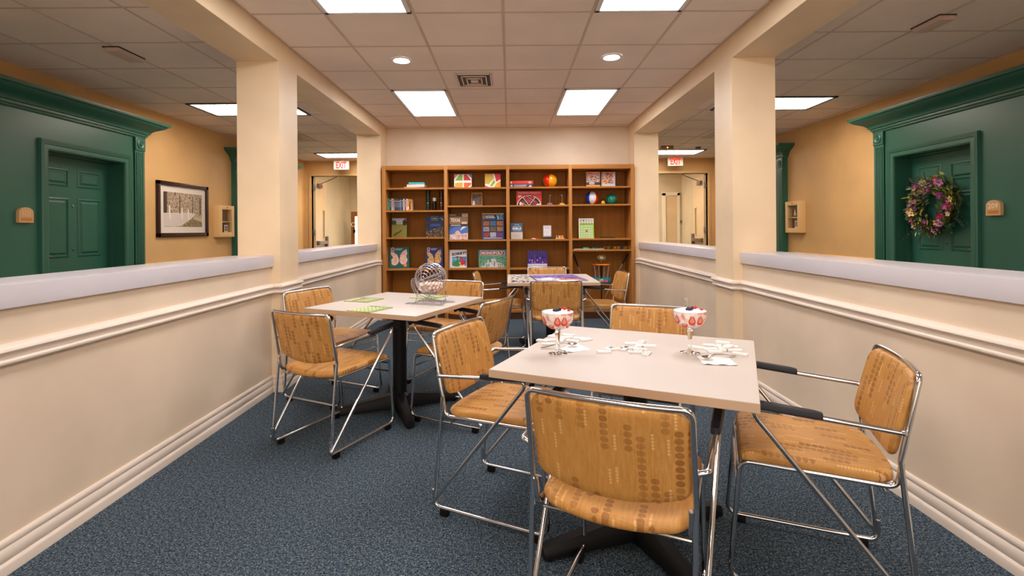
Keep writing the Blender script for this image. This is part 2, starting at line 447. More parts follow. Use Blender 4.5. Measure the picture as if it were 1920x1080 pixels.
# green apartment door surrounds -------------------------------------------------
CORN = [(0, 2.312), (.016, 2.315), (.020, 2.325), (.018, 2.335), (.030, 2.338), (.034, 2.350), (.032, 2.362), (.048, 2.366), (.052, 2.382), (.062, 2.398), (.082, 2.414), (.112, 2.430), (.142, 2.446), (.164, 2.462), (.172, 2.474), (.190, 2.478), (.196, 2.490), (.196, 2.510), (0, 2.510)]
def surround(s, y0, y1, door, nm):
    S = lambda a, b_: sorted((s * a, s * b_))
    b = MB()
    fx = CX - .06
    if door:
        for (ya, yb, za, zb) in ((y0, DY0, 0, 2.33), (DY1, y1, 0, 2.33), (DY0, DY1, DZ, 2.33)):
            xa, xb = S(CX - .001, fx); b.box(xa, xb, ya, yb, za, zb, GREEN)
    else:
        xa, xb = S(CX - .001, fx); b.box(xa, xb, y0, y1, 0, 2.33, GREEN)
    sr = struct(b.build(nm, smooth=False))
    b = MB()
    path = [(s * CX, y0), (s * fx, y0), (s * fx, y1), (s * CX, y1)]
    if s < 0: path = path
    b.sweep(path, CORN, GREEN, 1 if s > 0 else -1); b.build('cornice', sr, ang=30)
    for (ya, yb) in ((y0, y0 + .155), (y1 - .155, y1)):
        b = MB()
        xa, xb = S(fx + .001, fx - .018); b.box(xa, xb, ya + .004, yb - .004, 0, 2.315, GREEN)
        for k in range(5):
            yy = ya + .022 + k * .0222
            xa, xb = S(fx, fx - .027); b.box(xa, xb, yy, yy + .013, .15, 2.14, GREEN, b=.003)
        xa, xb = S(fx, fx - .028); b.box(xa, xb, ya + .002, yb - .002, 2.165, 2.31, GREEN, b=.003)
        T = Matrix.Translation((s * (fx - .028), (ya + yb) / 2, 2.238)) @ Matrix.Rotation(-s * PI / 2, 4, 'Y')
        b.lathe([(.05, 0), (.05, .006), (.042, .010), (.034, .004), (.020, .003), (.014, .012), (0.001, .014)], GREEN, n=20, T=T)
        b.build('pilaster', sr, ang=40)
    if door:
        b = MB()
        CAS = [(0, 0), (.010, .004), (.014, .02), (.012, .045), (.020, .05), (.022, .07), (.026, .075), (.028, .092), (0, .095)]
        # casing: profile (out from panel, away from opening) around three sides
        pts = []
        def ring(d): return [(DY0 - d, 0), (DY0 - d, DZ + d), (DY1 + d, DZ + d), (DY1 + d, 0)]
        vs = []
        for (o, d) in CAS:
            for (y, z) in ring(d): vs.append((s * (fx - o), y, z))
        fs = []
        for i in range(len(CAS) - 1):
            for k in range(3): fs.append((i * 4 + k, i * 4 + k + 1, (i + 1) * 4 + k + 1, (i + 1) * 4 + k))
        b.add(vs, fs, GREEN)
        xa, xb = S(CX + .16, fx)
        b.box(xa, xb, DY0 - .012, DY0 + .004, 0, DZ, GREEN); b.box(xa, xb, DY1 - .004, DY1 + .012, 0, DZ, GREEN); b.box(xa, xb, DY0, DY1, DZ - .004, DZ + .012, GREEN)
        xa, xb = S(CX + .115, CX + .07)
        b.box(xa, xb, DY0, DY0 + .018, 0, DZ, GREEN); b.box(xa, xb, DY1 - .018, DY1, 0, DZ, GREEN); b.box(xa, xb, DY0, DY1, DZ - .018, DZ, GREEN)
        b.build('door_casing', sr, ang=40)
    return sr
def six_panel(s, nm, pull_y):
    X = CX + .115
    b = MB(); xa, xb = sorted((s * X, s * (X + .04))); b.box(xa, xb, DY0 + .003, DY1 - .003, .01, DZ - .003, GREEN)
    W = DY1 - DY0
    for (ya, yb) in ((.115, .405), (.505, .795)):
        for (za, zb) in ((.22, .82), (.98, 1.58), (1.69, 1.87)):
            y_a, y_b = DY0 + ya * 1, DY0 + yb * 1
            rg = [(0, .0), (.004, .004), (.008, .016), (-.004, .022), (-.004, .03), (.010, .052), (.010, .06)]
            vs = []
            for (o, d) in rg:
                for (y, z) in ((y_a + d, za + d), (y_b - d, za + d), (y_b - d, zb - d), (y_a + d, zb - d)): vs.append((s * (X - .0015 - o), y, z))
            fs = []
            for i in range(len(rg) - 1):
                for k in range(4): fs.append((i * 4 + k, i * 4 + (k + 1) % 4, (i + 1) * 4 + (k + 1) % 4, (i + 1) * 4 + k))
            fs.append(tuple(len(rg) * 4 - 4 + k for k in range(4)))
            b.add(vs, fs, GREEN)
    d = struct(b.build(nm, ang=20))
    b = MB()
    yk = pull_y
    T = Matrix.Translation((s * X, yk, 1.01)) @ Matrix.Rotation(-s * PI / 2, 4, 'Y')
    BR = mat((150, 100, 62), .35, .7, 'bronze')
    b.lathe([(.03, 0), (.03, .008), (.012, .012), (.011, .045)], BR, T=T, n=16, cap=True)
    dy = .11 if yk < 5 else -.11
    b.tube(fillet([(s * (X - .04), yk, 1.01), (s * (X - .052), yk + dy * .3, 1.012), (s * (X - .048), yk + dy, 1.0)], .01), .009, BR, 8)
    b.build('handle', d)
    for z in (1.50, 1.06):
        b = MB(); T = Matrix.Translation((s * X, (DY0 + DY1) / 2, z)) @ Matrix.Rotation(-s * PI / 2, 4, 'Y')
        b.lathe([(.011, 0), (.011, .006), (.006, .008), (.001, .006)], mat((120, 110, 100), .3, 1), T=T, n=14); b.build('peephole', d)
    return d
surround(-1, 2.75, 5.775, True, 'trim_1'); surround(1, 2.75, 5.775, True, 'trim_2')
surround(-1, 7.70, 9.6, False, 'trim_3'); surround(1, 7.70, 9.6, False, 'trim_4')
six_panel(-1, 'door_1', DY0 + .05); six_panel(1, 'door_2', DY0 + .05)

# far corridor ends: door wall, open fire door, vestibule ----------------------------
YV = 13.6
for s, nm, dn in ((-1, 'wall_end_left', 'door_3'), (1, 'wall_end_right', 'door_4')):
    S = lambda a, b_: sorted((s * a, s * b_))
    OX, IX, OZ = 4.18, 2.5, 2.385
    b = MB()
    xa, xb = S(CX, OX); b.box(xa, xb, YE, YE + .12, 0, ZC + .1, TAN)
    xa, xb = S(IX, 2.04); b.box(xa, xb, YE, YE + .12, 0, ZC + .1, TAN)
    xa, xb = S(OX, IX); b.box(xa, xb, YE, YE + .12, OZ, ZC + .1, TAN)
    struct(b.build(nm, smooth=False))
    b = MB()
    CD = mat((206, 170, 118), .4)
    xa, xb = S(OX + .055, OX - .0); b.box(xa, xb, YE - .018, YE + .14, 0, OZ + .055, CD, b=.003)
    xa, xb = S(IX + .0, IX - .055); b.box(xa, xb, YE - .018, YE + .14, 0, OZ + .055, CD, b=.003)
    xa, xb = S(OX, IX); b.box(xa, xb, YE - .018, YE + .14, OZ, OZ + .055, CD, b=.003)
    struct(b.build('trim_door_' + nm[9:], smooth=False))
    # vestibule beyond
    b = MB()
    V = painted('vestibule_paint', (206, 190, 156), .5)
    xa, xb = S(CX + .6, CX + .05); b.box(xa, xb, YE + .1, YV, 0, 2.8, V)
    xa, xb = S(1.6, 1.5); b.box(xa, xb, YE + .1, YV, 0, 2.8, V)
    xa, xb = S(CX + .6, 1.5); b.box(xa, xb, YV, YV + .1, 0, 2.8, V)
    xa, xb = S(CX + .6, CX + .1); b.box(xa, xb, YE + .02, YE + .12, 0, 2.8, V)
    if s > 0: b.box(3.0, CX + .1, 12.6, YV, 0, 2.8, V)
    struct(b.build('wall_vestibule_' + nm[9:], smooth=False))
    b = MB(); xa, xb = S(CX + .6, 1.5); b.box(xa, xb, YE + .1, YV, 2.72, 2.8, TILE); struct(b.build('ceiling', smooth=False))
    # open leaf swung away
    b = MB(); L, t = .93, .045
    T = Matrix.Translation((s * (OX - .024), YE + .085, 0)) @ Matrix.Rotation(PI / 2 + s * R(-7), 4, 'Z')
    # local x runs along the leaf, local y is thickness (room-side sign fs)
    fsn = s
    b.box(0, .62, -t / 2, t / 2, .012, OZ - .02, CREAMDOOR, T); b.box(.74, L, -t / 2, t / 2, .012, OZ - .02, CREAMDOOR, T)
    b.box(.62, .74, -t / 2, t / 2, .012, 1.08, CREAMDOOR, T); b.box(.62, .74, -t / 2, t / 2, 1.68, OZ - .02, CREAMDOOR, T)
    d = struct(b.build(dn, smooth=False))
    b = MB()
    for sy in (-1, 1):
        y0, y1 = sorted((sy * t / 2, sy * (t / 2 + .008)))
        b.box(.60, .622, y0, y1, 1.06, 1.70, CREAMDOOR, T); b.box(.738, .76, y0, y1, 1.06, 1.70, CREAMDOOR, T)
        b.box(.60, .76, y0, y1, 1.06, 1.082, CREAMDOOR, T); b.box(.60, .76, y0, y1, 1.678, 1.70, CREAMDOOR, T)
    b.box(.62, .74, -.003, .003, 1.08, 1.68, mat((70, 78, 66), .1, 0, 'wired_glass'), T)
    b.build('vision_panel', d, smooth=False)
    GM = mat((120, 108, 98), .4, .7, 'dull_bronze')
    b = MB(); y0, y1 = sorted((fsn * t / 2, fsn * (t / 2 + .055)))
    b.box(.10, .88, *sorted((fsn * (t / 2 + .02), fsn * (t / 2 + .06))), .93, 1.0, GM, T, b=.006)
    b.box(.82, .92, y0, y1, .86, 1.10, GM, T, b=.01); b.box(.06, .14, y0, y1, .92, 1.01, GM, T, b=.01)
    b.build('push_bar', d)
    b = MB(); b.box(.10, .38, *sorted((fsn * t / 2, fsn * (t / 2 + .06))), OZ - .22, OZ - .14, GM, T, b=.006)
    p0 = T @ Vector((.3, fsn * (t / 2 + .03), OZ - .13)); p1 = T @ Vector((.45, fsn * .22, OZ - .03)); p2 = Vector((s * (OX - .5), YE + .1, OZ - .01))
    b.tube([p0, p1, p2], .010, GM, 6); b.build('door_closer', d)
    b = MB()
    for z in (.25, 1.2, 2.15): b.box(-.03, .025, -t / 2 - .006, t / 2 + .006, z - .06, z + .06, mat((170, 160, 150), .35, .8), T, b=.002)
    b.build('hinge', d)
# little features seen through the left door: timber-framed glowing panel with hanging keys; right: recessed door and thermostat
VW = mat((226, 214, 190), .5)
t = thing('framed_glass_door', 'timber-framed bright glass panel beyond the open left corridor door', 'door', (0, 0, 0))
p = at(659, 397, 12.9); q = at(690, 462, 12.9)
WD = wood('oak_frame', (150, 96, 48), (110, 66, 30), 'Z')
b = MB(); b.box(p.x, p.x + .09, 12.86, 12.94, 0, p.z, WD, b=.004); b.box(p.x + .09, -3.2, 12.86, 12.94, p.z - .12, p.z, WD, b=.004); b.box(-3.29, -3.2, 12.86, 12.94, 0, p.z - .12, WD, b=.004); b.build('frame', t)
b = MB(); b.box(p.x + .09, -3.29, 12.89, 12.91, .02, p.z - .12, emit('glowing_glass', (255, 246, 232), .5)); b.build('pane', t, smooth=False)  # pane given its own glow for the brightness behind the glass
b = MB(); c = at(662.5, 421, 12.8)
b.tube([(c.x + .05 * math.cos(a * PI / 8), 12.8, c.z + .05 * math.sin(a * PI / 8)) for a in range(16)], .006, WHITE, 6, closed=True)
b.ball((c.x + .02, 12.8, c.z - .17), .035, BLACK, sc=(1, .5, 1.6)); b.tube([(c.x + .01, 12.8, c.z - .05), (c.x + .02, 12.8, c.z - .14)], .006, BLACK, 5)
b.tube([(c.x, 12.8, c.z + .05), (c.x, 12.86, c.z + .06)], .004, BLACK, 5)
tag(b.build('door_hanger'), 'white ring and dark tassel hanging on the timber-framed glass panel', 'door hanger')
b = MB(); q0, q1 = at(1248, 365, 12.58).x, at(1270, 365, 12.58).x
b.box(q0 - .08, q0, 12.57, 12.6, 0, 2.12, VW); b.box(q1, q1 + .06, 12.57, 12.6, 0, 2.12, VW); b.box(q0 - .08, q1 + .06, 12.57, 12.6, 2.06, 2.14, VW); b.box(q0, q1, 12.588, 12.6, 0, 2.06, CREAMDOOR)
struct(b.build('door_5', smooth=False))
p = at(1276.5, 416.5, 12.58)
b = MB(); b.box(p.x - .045, p.x + .045, 12.575, 12.601, p.z - .05, p.z + .05, mat((150, 130, 110), .4), b=.006); b.box(p.x - .03, p.x + .03, 12.571, 12.576, p.z - .0, p.z + .03, mat((70, 60, 52), .3))
tag(b.build('thermostat'), 'small square wall thermostat seen through the right doorway', 'thermostat')

# ================================================================ LIGHTS AND CEILING ITEMS
S_MAIN, S_HALL = 10.5, 13.0
def troffer(x0, x1, y0, y1, label, kind, group=None):
    t = thing('ceiling_light', label, 'ceiling light', ((x0 + x1) / 2, (y0 + y1) / 2, ZC), 0, group)
    w, h = (x1 - x0) / 2, (y1 - y0) / 2
    fm = mat((225, 222, 220), .4) if kind == 'main' else mat((40, 36, 34), .5)
    b = MB()
    for (a, bb, c, d) in ((-w, w, -h, -h + .03), (-w, w, h - .03, h), (-w, -w + .03, -h, h), (w - .03, w, -h, h)):
        b.box(a, bb, c, d, -.010, .006, fm, b=.002)
    b.build('frame', t)
    b = MB(); b.box(-w + .03, w - .03, -h + .03, h - .03, -.001, .004, emit_tubes('lit_diffuser', (250, 248, 250), S_MAIN, -w, w, 3) if kind == 'main' else emit_tubes('lit_diffuser_hall', (255, 240, 226), S_HALL, -w, w, 4, .7))
    b.build('diffuser', t, smooth=False)
    if kind != 'main':
        b = MB(); g2 = mat((190, 184, 184), .4)
        for k in range(1, 8): x = -w + k * 2 * w / 8; b.box(x - .003, x + .003, -h + .03, h - .03, -.006, -.001, g2)
        for k in range(1, 4): y = -h + k * 2 * h / 4; b.box(-w + .03, w - .03, y - .003, y + .003, -.006, -.001, g2)
        b.build('louver', t, smooth=False)
LX0, LX1, LX2, LX3 = xs[0] + .012, xs[1] - .012, xs[3] + .012, xs[4] - .012
for (ya, yb, w) in ((5.18, 6.395, 'nearest the bookcase wall'), (2.145, 3.36, 'cut by the top edge of the photo'), (-.89, .325, 'overhead by the camera')):
    troffer(LX0, LX1, ya + .012, yb - .012, 'left lit rectangular ceiling panel ' + w, 'main', 'panel lights over the game room')
    troffer(LX2, LX3, ya + .012, yb - .012, 'right lit rectangular ceiling panel ' + w, 'main', 'panel lights over the game room')
for (s, n) in ((-1, 'left'), (1, 'right')):
    for (ya, yb, w) in ((5.67, 6.28, 'beside the near column'), (9.38, 9.98, 'in front of the exit sign'), (1.4, 2.0, 'near the camera')):
        xa, xb = sorted((s * 3.71, s * 2.51))
        if s > 0: ya -= .1; yb -= .1
        troffer(xa, xb, ya, yb, 'lit panel in the %s corridor ceiling %s' % (n, w), 'hall', 'corridor panel lights')
    xa, xb = sorted((s * 3.3, s * 2.1))  # unseen lamps added to brighten the space past the doors
    troffer(xa, xb, 10.9, 11.5, 'added unseen light panel just beyond the %s exit door' % n, 'hall', 'added lights beyond the exit doors')
    troffer(xa - (.0), xb, 11.75, 12.35, 'farther added light panel in the room beyond the %s exit door' % n, 'hall', 'added lights beyond the exit doors')
for (px, py, n) in ((752.9, 113, 'left'), (1146.7, 107, 'right')):
    p = onz(px, py, ZC)
    t = thing('recessed_downlight', 'round lit %s downlight in the ceiling tiles' % n, 'downlight', (p.x, p.y, ZC + .002), 0, 'round downlights')
    b = MB(); b.lathe([(.085, 0), (.085, -.006), (.072, -.010), (.062, -.004), (.060, 0)], mat((228, 222, 218), .3), n=32); b.build('ring', t)
    b = MB(); b.lathe([(.061, -.003), (.04, -.001), (.0005, 0)], emit('downlight_glow', (240, 242, 255), 22), n=32); b.build('lens', t)
# supply vent
p = onz(890, 149, ZC)
t = thing('ceiling_vent', 'square stepped air vent between the two far ceiling lights', 'vent', (-.335, 4.86, ZC + .003))
b = MB(); vm = mat((228, 208, 192), .5); dk = mat((96, 84, 78), .8)
b.box(-.19, .19, -.24, .24, -.004, 0, vm)
for k, w in enumerate((.17, .125, .08)):
    h = w * 1.2; zb = -.006 - .004 * k
    b.box(-w, w, -h, h, zb + .0005, zb + .0015, dk)
    f = .020
    for (a, c, d, e) in ((-w + f, w - f, h - .5 * f, h), (-w + f, w - f, -h, -h + .5 * f), (-w + .2 * f, -w + .7 * f, -h, h), (w - .7 * f, w - .2 * f, -h, h)):
        b.box(a, c, d, e, zb - .010, zb, vm)
w = .035; b.box(-w, w, -w, w, -.022, -.012, vm)
b.build('louver', t, smooth=False)
# hallway ceiling items
for (s, x0, x1, y0, y1, n) in ((-1, -3.21, -3.09, 3.92, 4.2, 'left'), (1, 3.0, 3.11, 3.44, 3.68, 'right')):
    b = MB(); b.box(x0, x1, y0, y1, ZC - .035, ZC + .001, mat((206, 184, 168), .5), b=.008)
    b.box(x0 - .006, x1 + .006, y0 - .006, y1 + .006, ZC - .004, ZC + .001, mat((36, 28, 24), .8))  # dark rim painted in for the shadow in the gap round the cover
    tag(b.build('smoke_vent'), 'small raised rectangular cover on the %s corridor ceiling' % n, 'ceiling cover')
for s, n in ((-1, 'left'), (1, 'right')):
    x0, x1 = sorted((s * 3.74, s * 3.14))
    t = thing('hallway_vent', 'white square air diffuser in the %s corridor ceiling' % n, 'vent', ((x0 + x1) / 2, 7.82, ZC))
    b = MB()
    for k, w in enumerate((.29, .22, .15, .08)):
        b.lathe([(w * 1.41, 0), (w * 1.41, -.006), ((w - .05) * 1.41, .0 + .002)], mat((206, 190, 172), .5), n=4, T=Matrix.Translation((0, 0, -.004 * k)) @ Matrix.Rotation(PI / 4, 4, 'Z'))
    b.build('louver', t, smooth=False)
b = MB(); p = onz(1250, 277, ZC - .03); b.box(p.x - .11, p.x + .11, p.y - .05, p.y + .05, ZC - .06, ZC + .001, mat((150, 120, 96), .5), b=.008)
b.ball((p.x + .0, p.y - .05, ZC - .035), .012, emit('amber_led', (255, 150, 60), 3)); tag(b.build('emergency_light'), 'small box with an amber lamp on the right corridor ceiling', 'emergency light')
b = MB(); p = onz(1309, 276, ZC); b.lathe([(.05, 0), (.05, -.02), (.03, -.03), (.001, -.03)], mat((90, 70, 60), .5), (p.x, p.y, ZC), 16); tag(b.build('smoke_detector'), 'small dark round detector on the right corridor ceiling', 'smoke detector')
# exit signs
def exit_sign(x, y, z, n):
    t = thing('exit_sign', 'lit red and white EXIT sign in the %s corridor' % n, 'exit sign', (x, y, z))
    b = MB(); b.box(-.155, .155, -.025, .025, -.09, .09, mat((226, 216, 204), .4), b=.008); b.box(-.03, .03, -.02, .02, .09, ZC + .005 - z, mat((200, 190, 180), .4)); b.build('housing', t)
    a = Art(.31, .18, -.0255, oz=-.09); a.text('EXIT', .16, .12, .84, .88, emit('exit_red', (255, 30, 10), .55), .035); a.build('letters', t)
exit_sign(at(640.5, 310, 10.2).x, 10.2, at(640.5, 310, 10.2).z, 'left'); exit_sign(at(1266, 303, 10.2).x, 10.2, at(1266, 303, 10.2).z, 'right')

# ================================================================ CORRIDOR WALL OBJECTS
# framed print on the left wall
X = -CX
t = thing('framed_picture', 'dark-framed sepia print of a white fence under trees', 'picture', (X + .001, 6.56, 1.517), R(90))
FR = mat((44, 14, 14), .25, 0, 'mahogany_frame')
b = MB(); W, Hh, f = .51, .352, .052
for (x0, x1, z0, z1) in ((-W, W, Hh - f, Hh), (-W, W, -Hh, -Hh + f), (-W, -W + f, -Hh, Hh), (W - f, W, -Hh, Hh)): b.box(x0, x1, -.03, 0, z0, z1, FR, b=.006)
b.build('frame', t)
a = Art(2 * (W - f), 2 * (Hh - f), -.008, oz=-(Hh - f)); a.rect(0, 0, 1, 1, (214, 206, 196)); a.build('mat_board', t)
sep = picture('sepia_foliage', [(60, 44, 30), (120, 98, 76), (196, 176, 152), (96, 78, 58), (210, 194, 172)], 28, (1, 1, 1), 6)
a = Art(2 * (W - f), 2 * (Hh - f), -.0095, oz=-(Hh - f))
a.rect(.08, .13, .92, .87, sep).rect(.08, .40, .15, .87, (58, 42, 28))
a.poly([(.45, .13), (.92, .13), (.92, .34), (.70, .34), (.60, .28)], picture('sepia_grass', [(70, 66, 44), (116, 104, 72), (180, 160, 126)], 30, (1, 1, 4)))
a.poly([(.70, .31), (.92, .24), (.92, .33), (.74, .36)], (188, 166, 136))
a.poly([(.08, .14), (.40, .14), (.66, .30), (.76, .42), (.72, .45), (.08, .42)], (206, 196, 188))
for k in range(15):
    x = .10 + k * .04 * (1 - k * .008); a.line(x, .15 + max(0, k - 7) * .018, x, .41, .003, (158, 146, 138))
for x, h in ((.20, .60), (.46, .56), (.60, .54)): a.rect(x - .018, .30, x + .018, h - .06, (220, 208, 198)).ell(x, h - .04, .014, .03, (226, 214, 204))
for x, w in ((.40, .02), (.69, .014), (.86, .03)): a.rect(x, .42, x + w, .80, (84, 64, 46))
a.build('print', t)
def memory_box(s, n):
    t = thing('display_box', 'cream glass-fronted memory display box on the %s corridor wall' % n, 'display box', (s * CX, 7.42, 1.382), R(90) if s < 0 else R(-90))
    c = mat((226, 186, 128), .45)
    b = MB()
    for (x0, x1, z0, z1) in ((-.19, -.125, -.235, .235), (.125, .19, -.235, .235), (-.125, .125, .175, .235), (-.125, .125, -.235, -.165)): b.box(x0, x1, -.095, -.001, z0, z1, c, b=.004)
    b.box(-.125, .125, -.02, -.001, -.165, .175, mat((90, 72, 58), .6)); b.box(-.125, .125, -.085, -.02, -.015, .0, c)
    b.build('case', t)
    b = MB(); b.box(-.125, .125, -.092, -.089, -.165, .175, glass('display_glass', ior=1.2)); b.build('pane', t, smooth=False)
    b = MB(); b.lathe([(.008, 0), (.008, .006), (.001, .008)], mat((110, 80, 50), .3, .8), T=Matrix.Translation((0, -.095, .205)) @ Matrix.Rotation(PI / 2, 4, 'X'), n=10); b.build('lock', t)
    # photo card standing in it
    k = thing('photo_card', 'small photo card standing in the %s corridor display box' % n, 'photo', t.matrix_basis @ Vector((0, 0, 0)))
    Tm = Matrix.Translation((s * CX, 7.42, 1.382)) @ Matrix.Rotation(R(90) if s < 0 else R(-90), 4, 'Z')
    k.location = Tm @ Vector((.04, -.05, -.165)); k.rotation_euler = (0, 0, R(90) if s < 0 else R(-90))
    b = MB(); b.box(-.045, .045, -.003, .003, 0, .11, WHITE); b.build('card', k, smooth=False)
    a = Art(.09, .11, -.0032); a.rect(.12, .2, .88, .85, (96, 84, 78)).ell(.5, .52, .18, .22, (190, 170, 150)); a.build('photo', k)
    if s > 0:
        k = thing('model_ship', 'small model sailboat on the upper shelf of the right display box', 'ornament', Tm @ Vector((0, -.052, 0.0005)), R(-90))
        b = MB(); b.box(-.05, .05, -.012, .012, 0, .018, mat((120, 90, 66), .5), b=.004); b.build('hull', k)
        b = MB(); b.add([(-.002, 0, .02), (-.04, .001, .03), (-.002, 0, .14)], [(0, 1, 2)], WHITE); b.add([(.004, 0, .02), (.036, .001, .03), (.004, 0, .11)], [(0, 1, 2)], WHITE); b.tube([(0, 0, .018), (0, 0, .145)], .0015, BLACK, 5); b.build('sail', k, smooth=False)
memory_box(-1, 'left'); memory_box(1, 'right')
def plaque(s, num):
    t = thing('room_plaque', 'small arched room number plaque %s' % ('reading 209 beside the wreath door' if s > 0 else 'beside the plain green door'), 'plaque', (s * (CX - .06), 4.345, 1.32), R(90) if s < 0 else R(-90))
    b = MB(); n = 14; r = .066
    pts = [(-r, 0), (r, 0)] + [(r * math.cos(PI * k / n), .09 + .045 * math.sin(PI * k / n)) for k in range(n + 1)]
    N = len(pts); vs = [(x, -.028, z) for x, z in pts] + [(x, 0, z) for x, z in pts]
    b.add(vs, [tuple(range(N)), tuple(range(2 * N - 1, N - 1, -1))] + [(i, (i + 1) % N, N + (i + 1) % N, N + i) for i in range(N)], mat((206, 160, 110), .4)); b.build('board', t, smooth=False)
    a = Art(.132, .135, -.0285); a.rect(.1, .1, .9, .33, (196, 130, 62)); a.line(.14, .215, .86, .215, .003, (150, 92, 40))
    if num: a.text(num, .16, .46, .84, .80, (240, 220, 190), .01)
    else:
        for k in range(4): a.line(.26 + k * .16, .46, .26 + k * .16, .84, .004, (226, 190, 150))
    a.build('inlay', t)
plaque(-1, None); plaque(1, '209')
# wreath on the right green door
t = thing('floral_wreath', 'round wreath of pink, purple and cream flowers on the right green door', 'wreath', (CX + .115 - .055, 5.10, 1.44), R(-90))
random.seed(3)
b = MB(); ring = [(.215 * math.cos(a * PI / 24), 0, .215 * math.sin(a * PI / 24)) for a in range(48)]
TW = mat((58, 40, 26), .8, 0, 'twig')
for k in range(4):
    b.tube([(p[0] * (1 + .06 * math.sin(i * .9 + k * 2)), .014 * math.cos(i * .7 + k * 1.6), p[2] * (1 + .06 * math.sin(i * .9 + k * 2))) for i, p in enumerate(ring)], .008, TW, 5, closed=True)
b.build('twig_ring', t)
b = MB(); lm = [mat(c, .55) for c in ((70, 84, 26), (104, 112, 28), (44, 58, 24), (140, 140, 36), (36, 44, 26))]
def leaf(c, d, up, L, w, m):
    d = d.normalized(); sd = d.cross(up).normalized(); nn = sd.cross(d)
    b.add([c, c + d * L * .45 + sd * w + nn * w * .3, c + d * L, c + d * L * .45 - sd * w + nn * w * .3, c + d * L * .5], [(0, 1, 4), (1, 2, 4), (2, 3, 4), (3, 0, 4)], m)
for k in range(1000):
    a = random.uniform(0, 2 * PI); rr = .215 + random.gauss(0, .042); yy = -random.uniform(-.01, .075)
    c = Vector((rr * math.cos(a), yy, rr * math.sin(a)))
    d = Vector((math.cos(a) * random.uniform(-.6, 1.3) - math.sin(a) * random.uniform(.2, 1.2), -random.uniform(0, .8), math.sin(a) * random.uniform(-.6, 1.3) + math.cos(a) * random.uniform(.2, 1.2)))
    leaf(c, d, Vector((random.uniform(-.4, .4), -1, random.uniform(-.4, .4))), random.uniform(.04, .075), random.uniform(.009, .017), random.choice(lm))
for (a0, L) in ((2.35, .15), (1.9, .12), (4.05, .22), (4.4, .14), (5.9, .16), (.7, .08), (3.3, .10)):
    p0 = Vector((.25 * math.cos(a0), -.03, .25 * math.sin(a0))); d = Vector((math.cos(a0 - .25), -.15, math.sin(a0 - .25)))
    pts = [p0 + d * L * k / 6 + Vector((0, 0, -.012 * (k / 6) ** 2)) for k in range(7)]
    b.tube(pts, .002, TW, 4)
    for k in range(1, 7):
        for q in (-1, 1): leaf(pts[k], d + Vector((-d.z, 0, d.x)) * q * .9, Vector((0, -1, 0)), .03, .006, lm[4])
b.build('foliage', t, smooth=False, fix=False)
fl = []
for j, (cp, cc) in enumerate((((170, 34, 110), (230, 180, 60)), ((128, 44, 116), (220, 180, 80)), ((226, 190, 130), (150, 60, 90)), ((196, 120, 190), (120, 40, 110)))):
    b = MB(); pm = mat(cp, .5)
    for k in range(5):
        a = 2 * PI * k / 5; d = Vector((math.cos(a), -.35, math.sin(a))); sd = Vector((-math.sin(a), 0, math.cos(a)))
        b.add([(0, 0, 0), d * .016 + sd * .012, d * .032 + sd * .006, d * .032 - sd * .006, d * .016 - sd * .012], [(0, 1, 2, 3, 4)], pm)
    b.ball((0, -.006, 0), .006, mat(cc, .5), 6, 4); fl.append(b)
fobj = []
for k in range(44):
    a = 2 * PI * k / 44 * 1.0 + random.uniform(-.1, .1); rr = .215 + random.choice((-.045, 0, .035, .05)) + random.uniform(-.01, .01)
    j = random.choice((0, 0, 1, 1, 2, 2, 3))
    if k < 4: o = fl[k].build('flower', t, smooth=False, fix=False); fobj.append(o); o.scale = (1.1,) * 3
    else: o = fobj[j].copy(); COL.objects.link(o); o.scale = (random.uniform(.75, 1.25),) * 3
    o.parent = t
    o.location = (rr * math.cos(a), -.065 - random.uniform(0, .025), rr * math.sin(a)); o.rotation_euler = (random.uniform(-.5, .5), random.uniform(0, 3), random.uniform(-.5, .5))
# wall socket
t = thing('wall_outlet', 'cream electrical outlet on the low right wall behind the far chairs', 'outlet', (WR, 5.02, .46), R(-90))
b = MB(); b.box(-.036, .036, -.006, 0, -.058, .058, mat((232, 222, 206), .4), b=.002); b.build('plate', t)
b = MB()
for z in (.022, -.022): b.box(-.016, .016, -.008, -.005, z - .014, z + .014, mat((214, 200, 182), .4)); b.box(-.008, -.005, -.0085, -.0075, z - .006, z + .006, BLACK); b.box(.005, .008, -.0085, -.0075, z - .006, z + .006, BLACK)
b.build('socket', t, smooth=False)
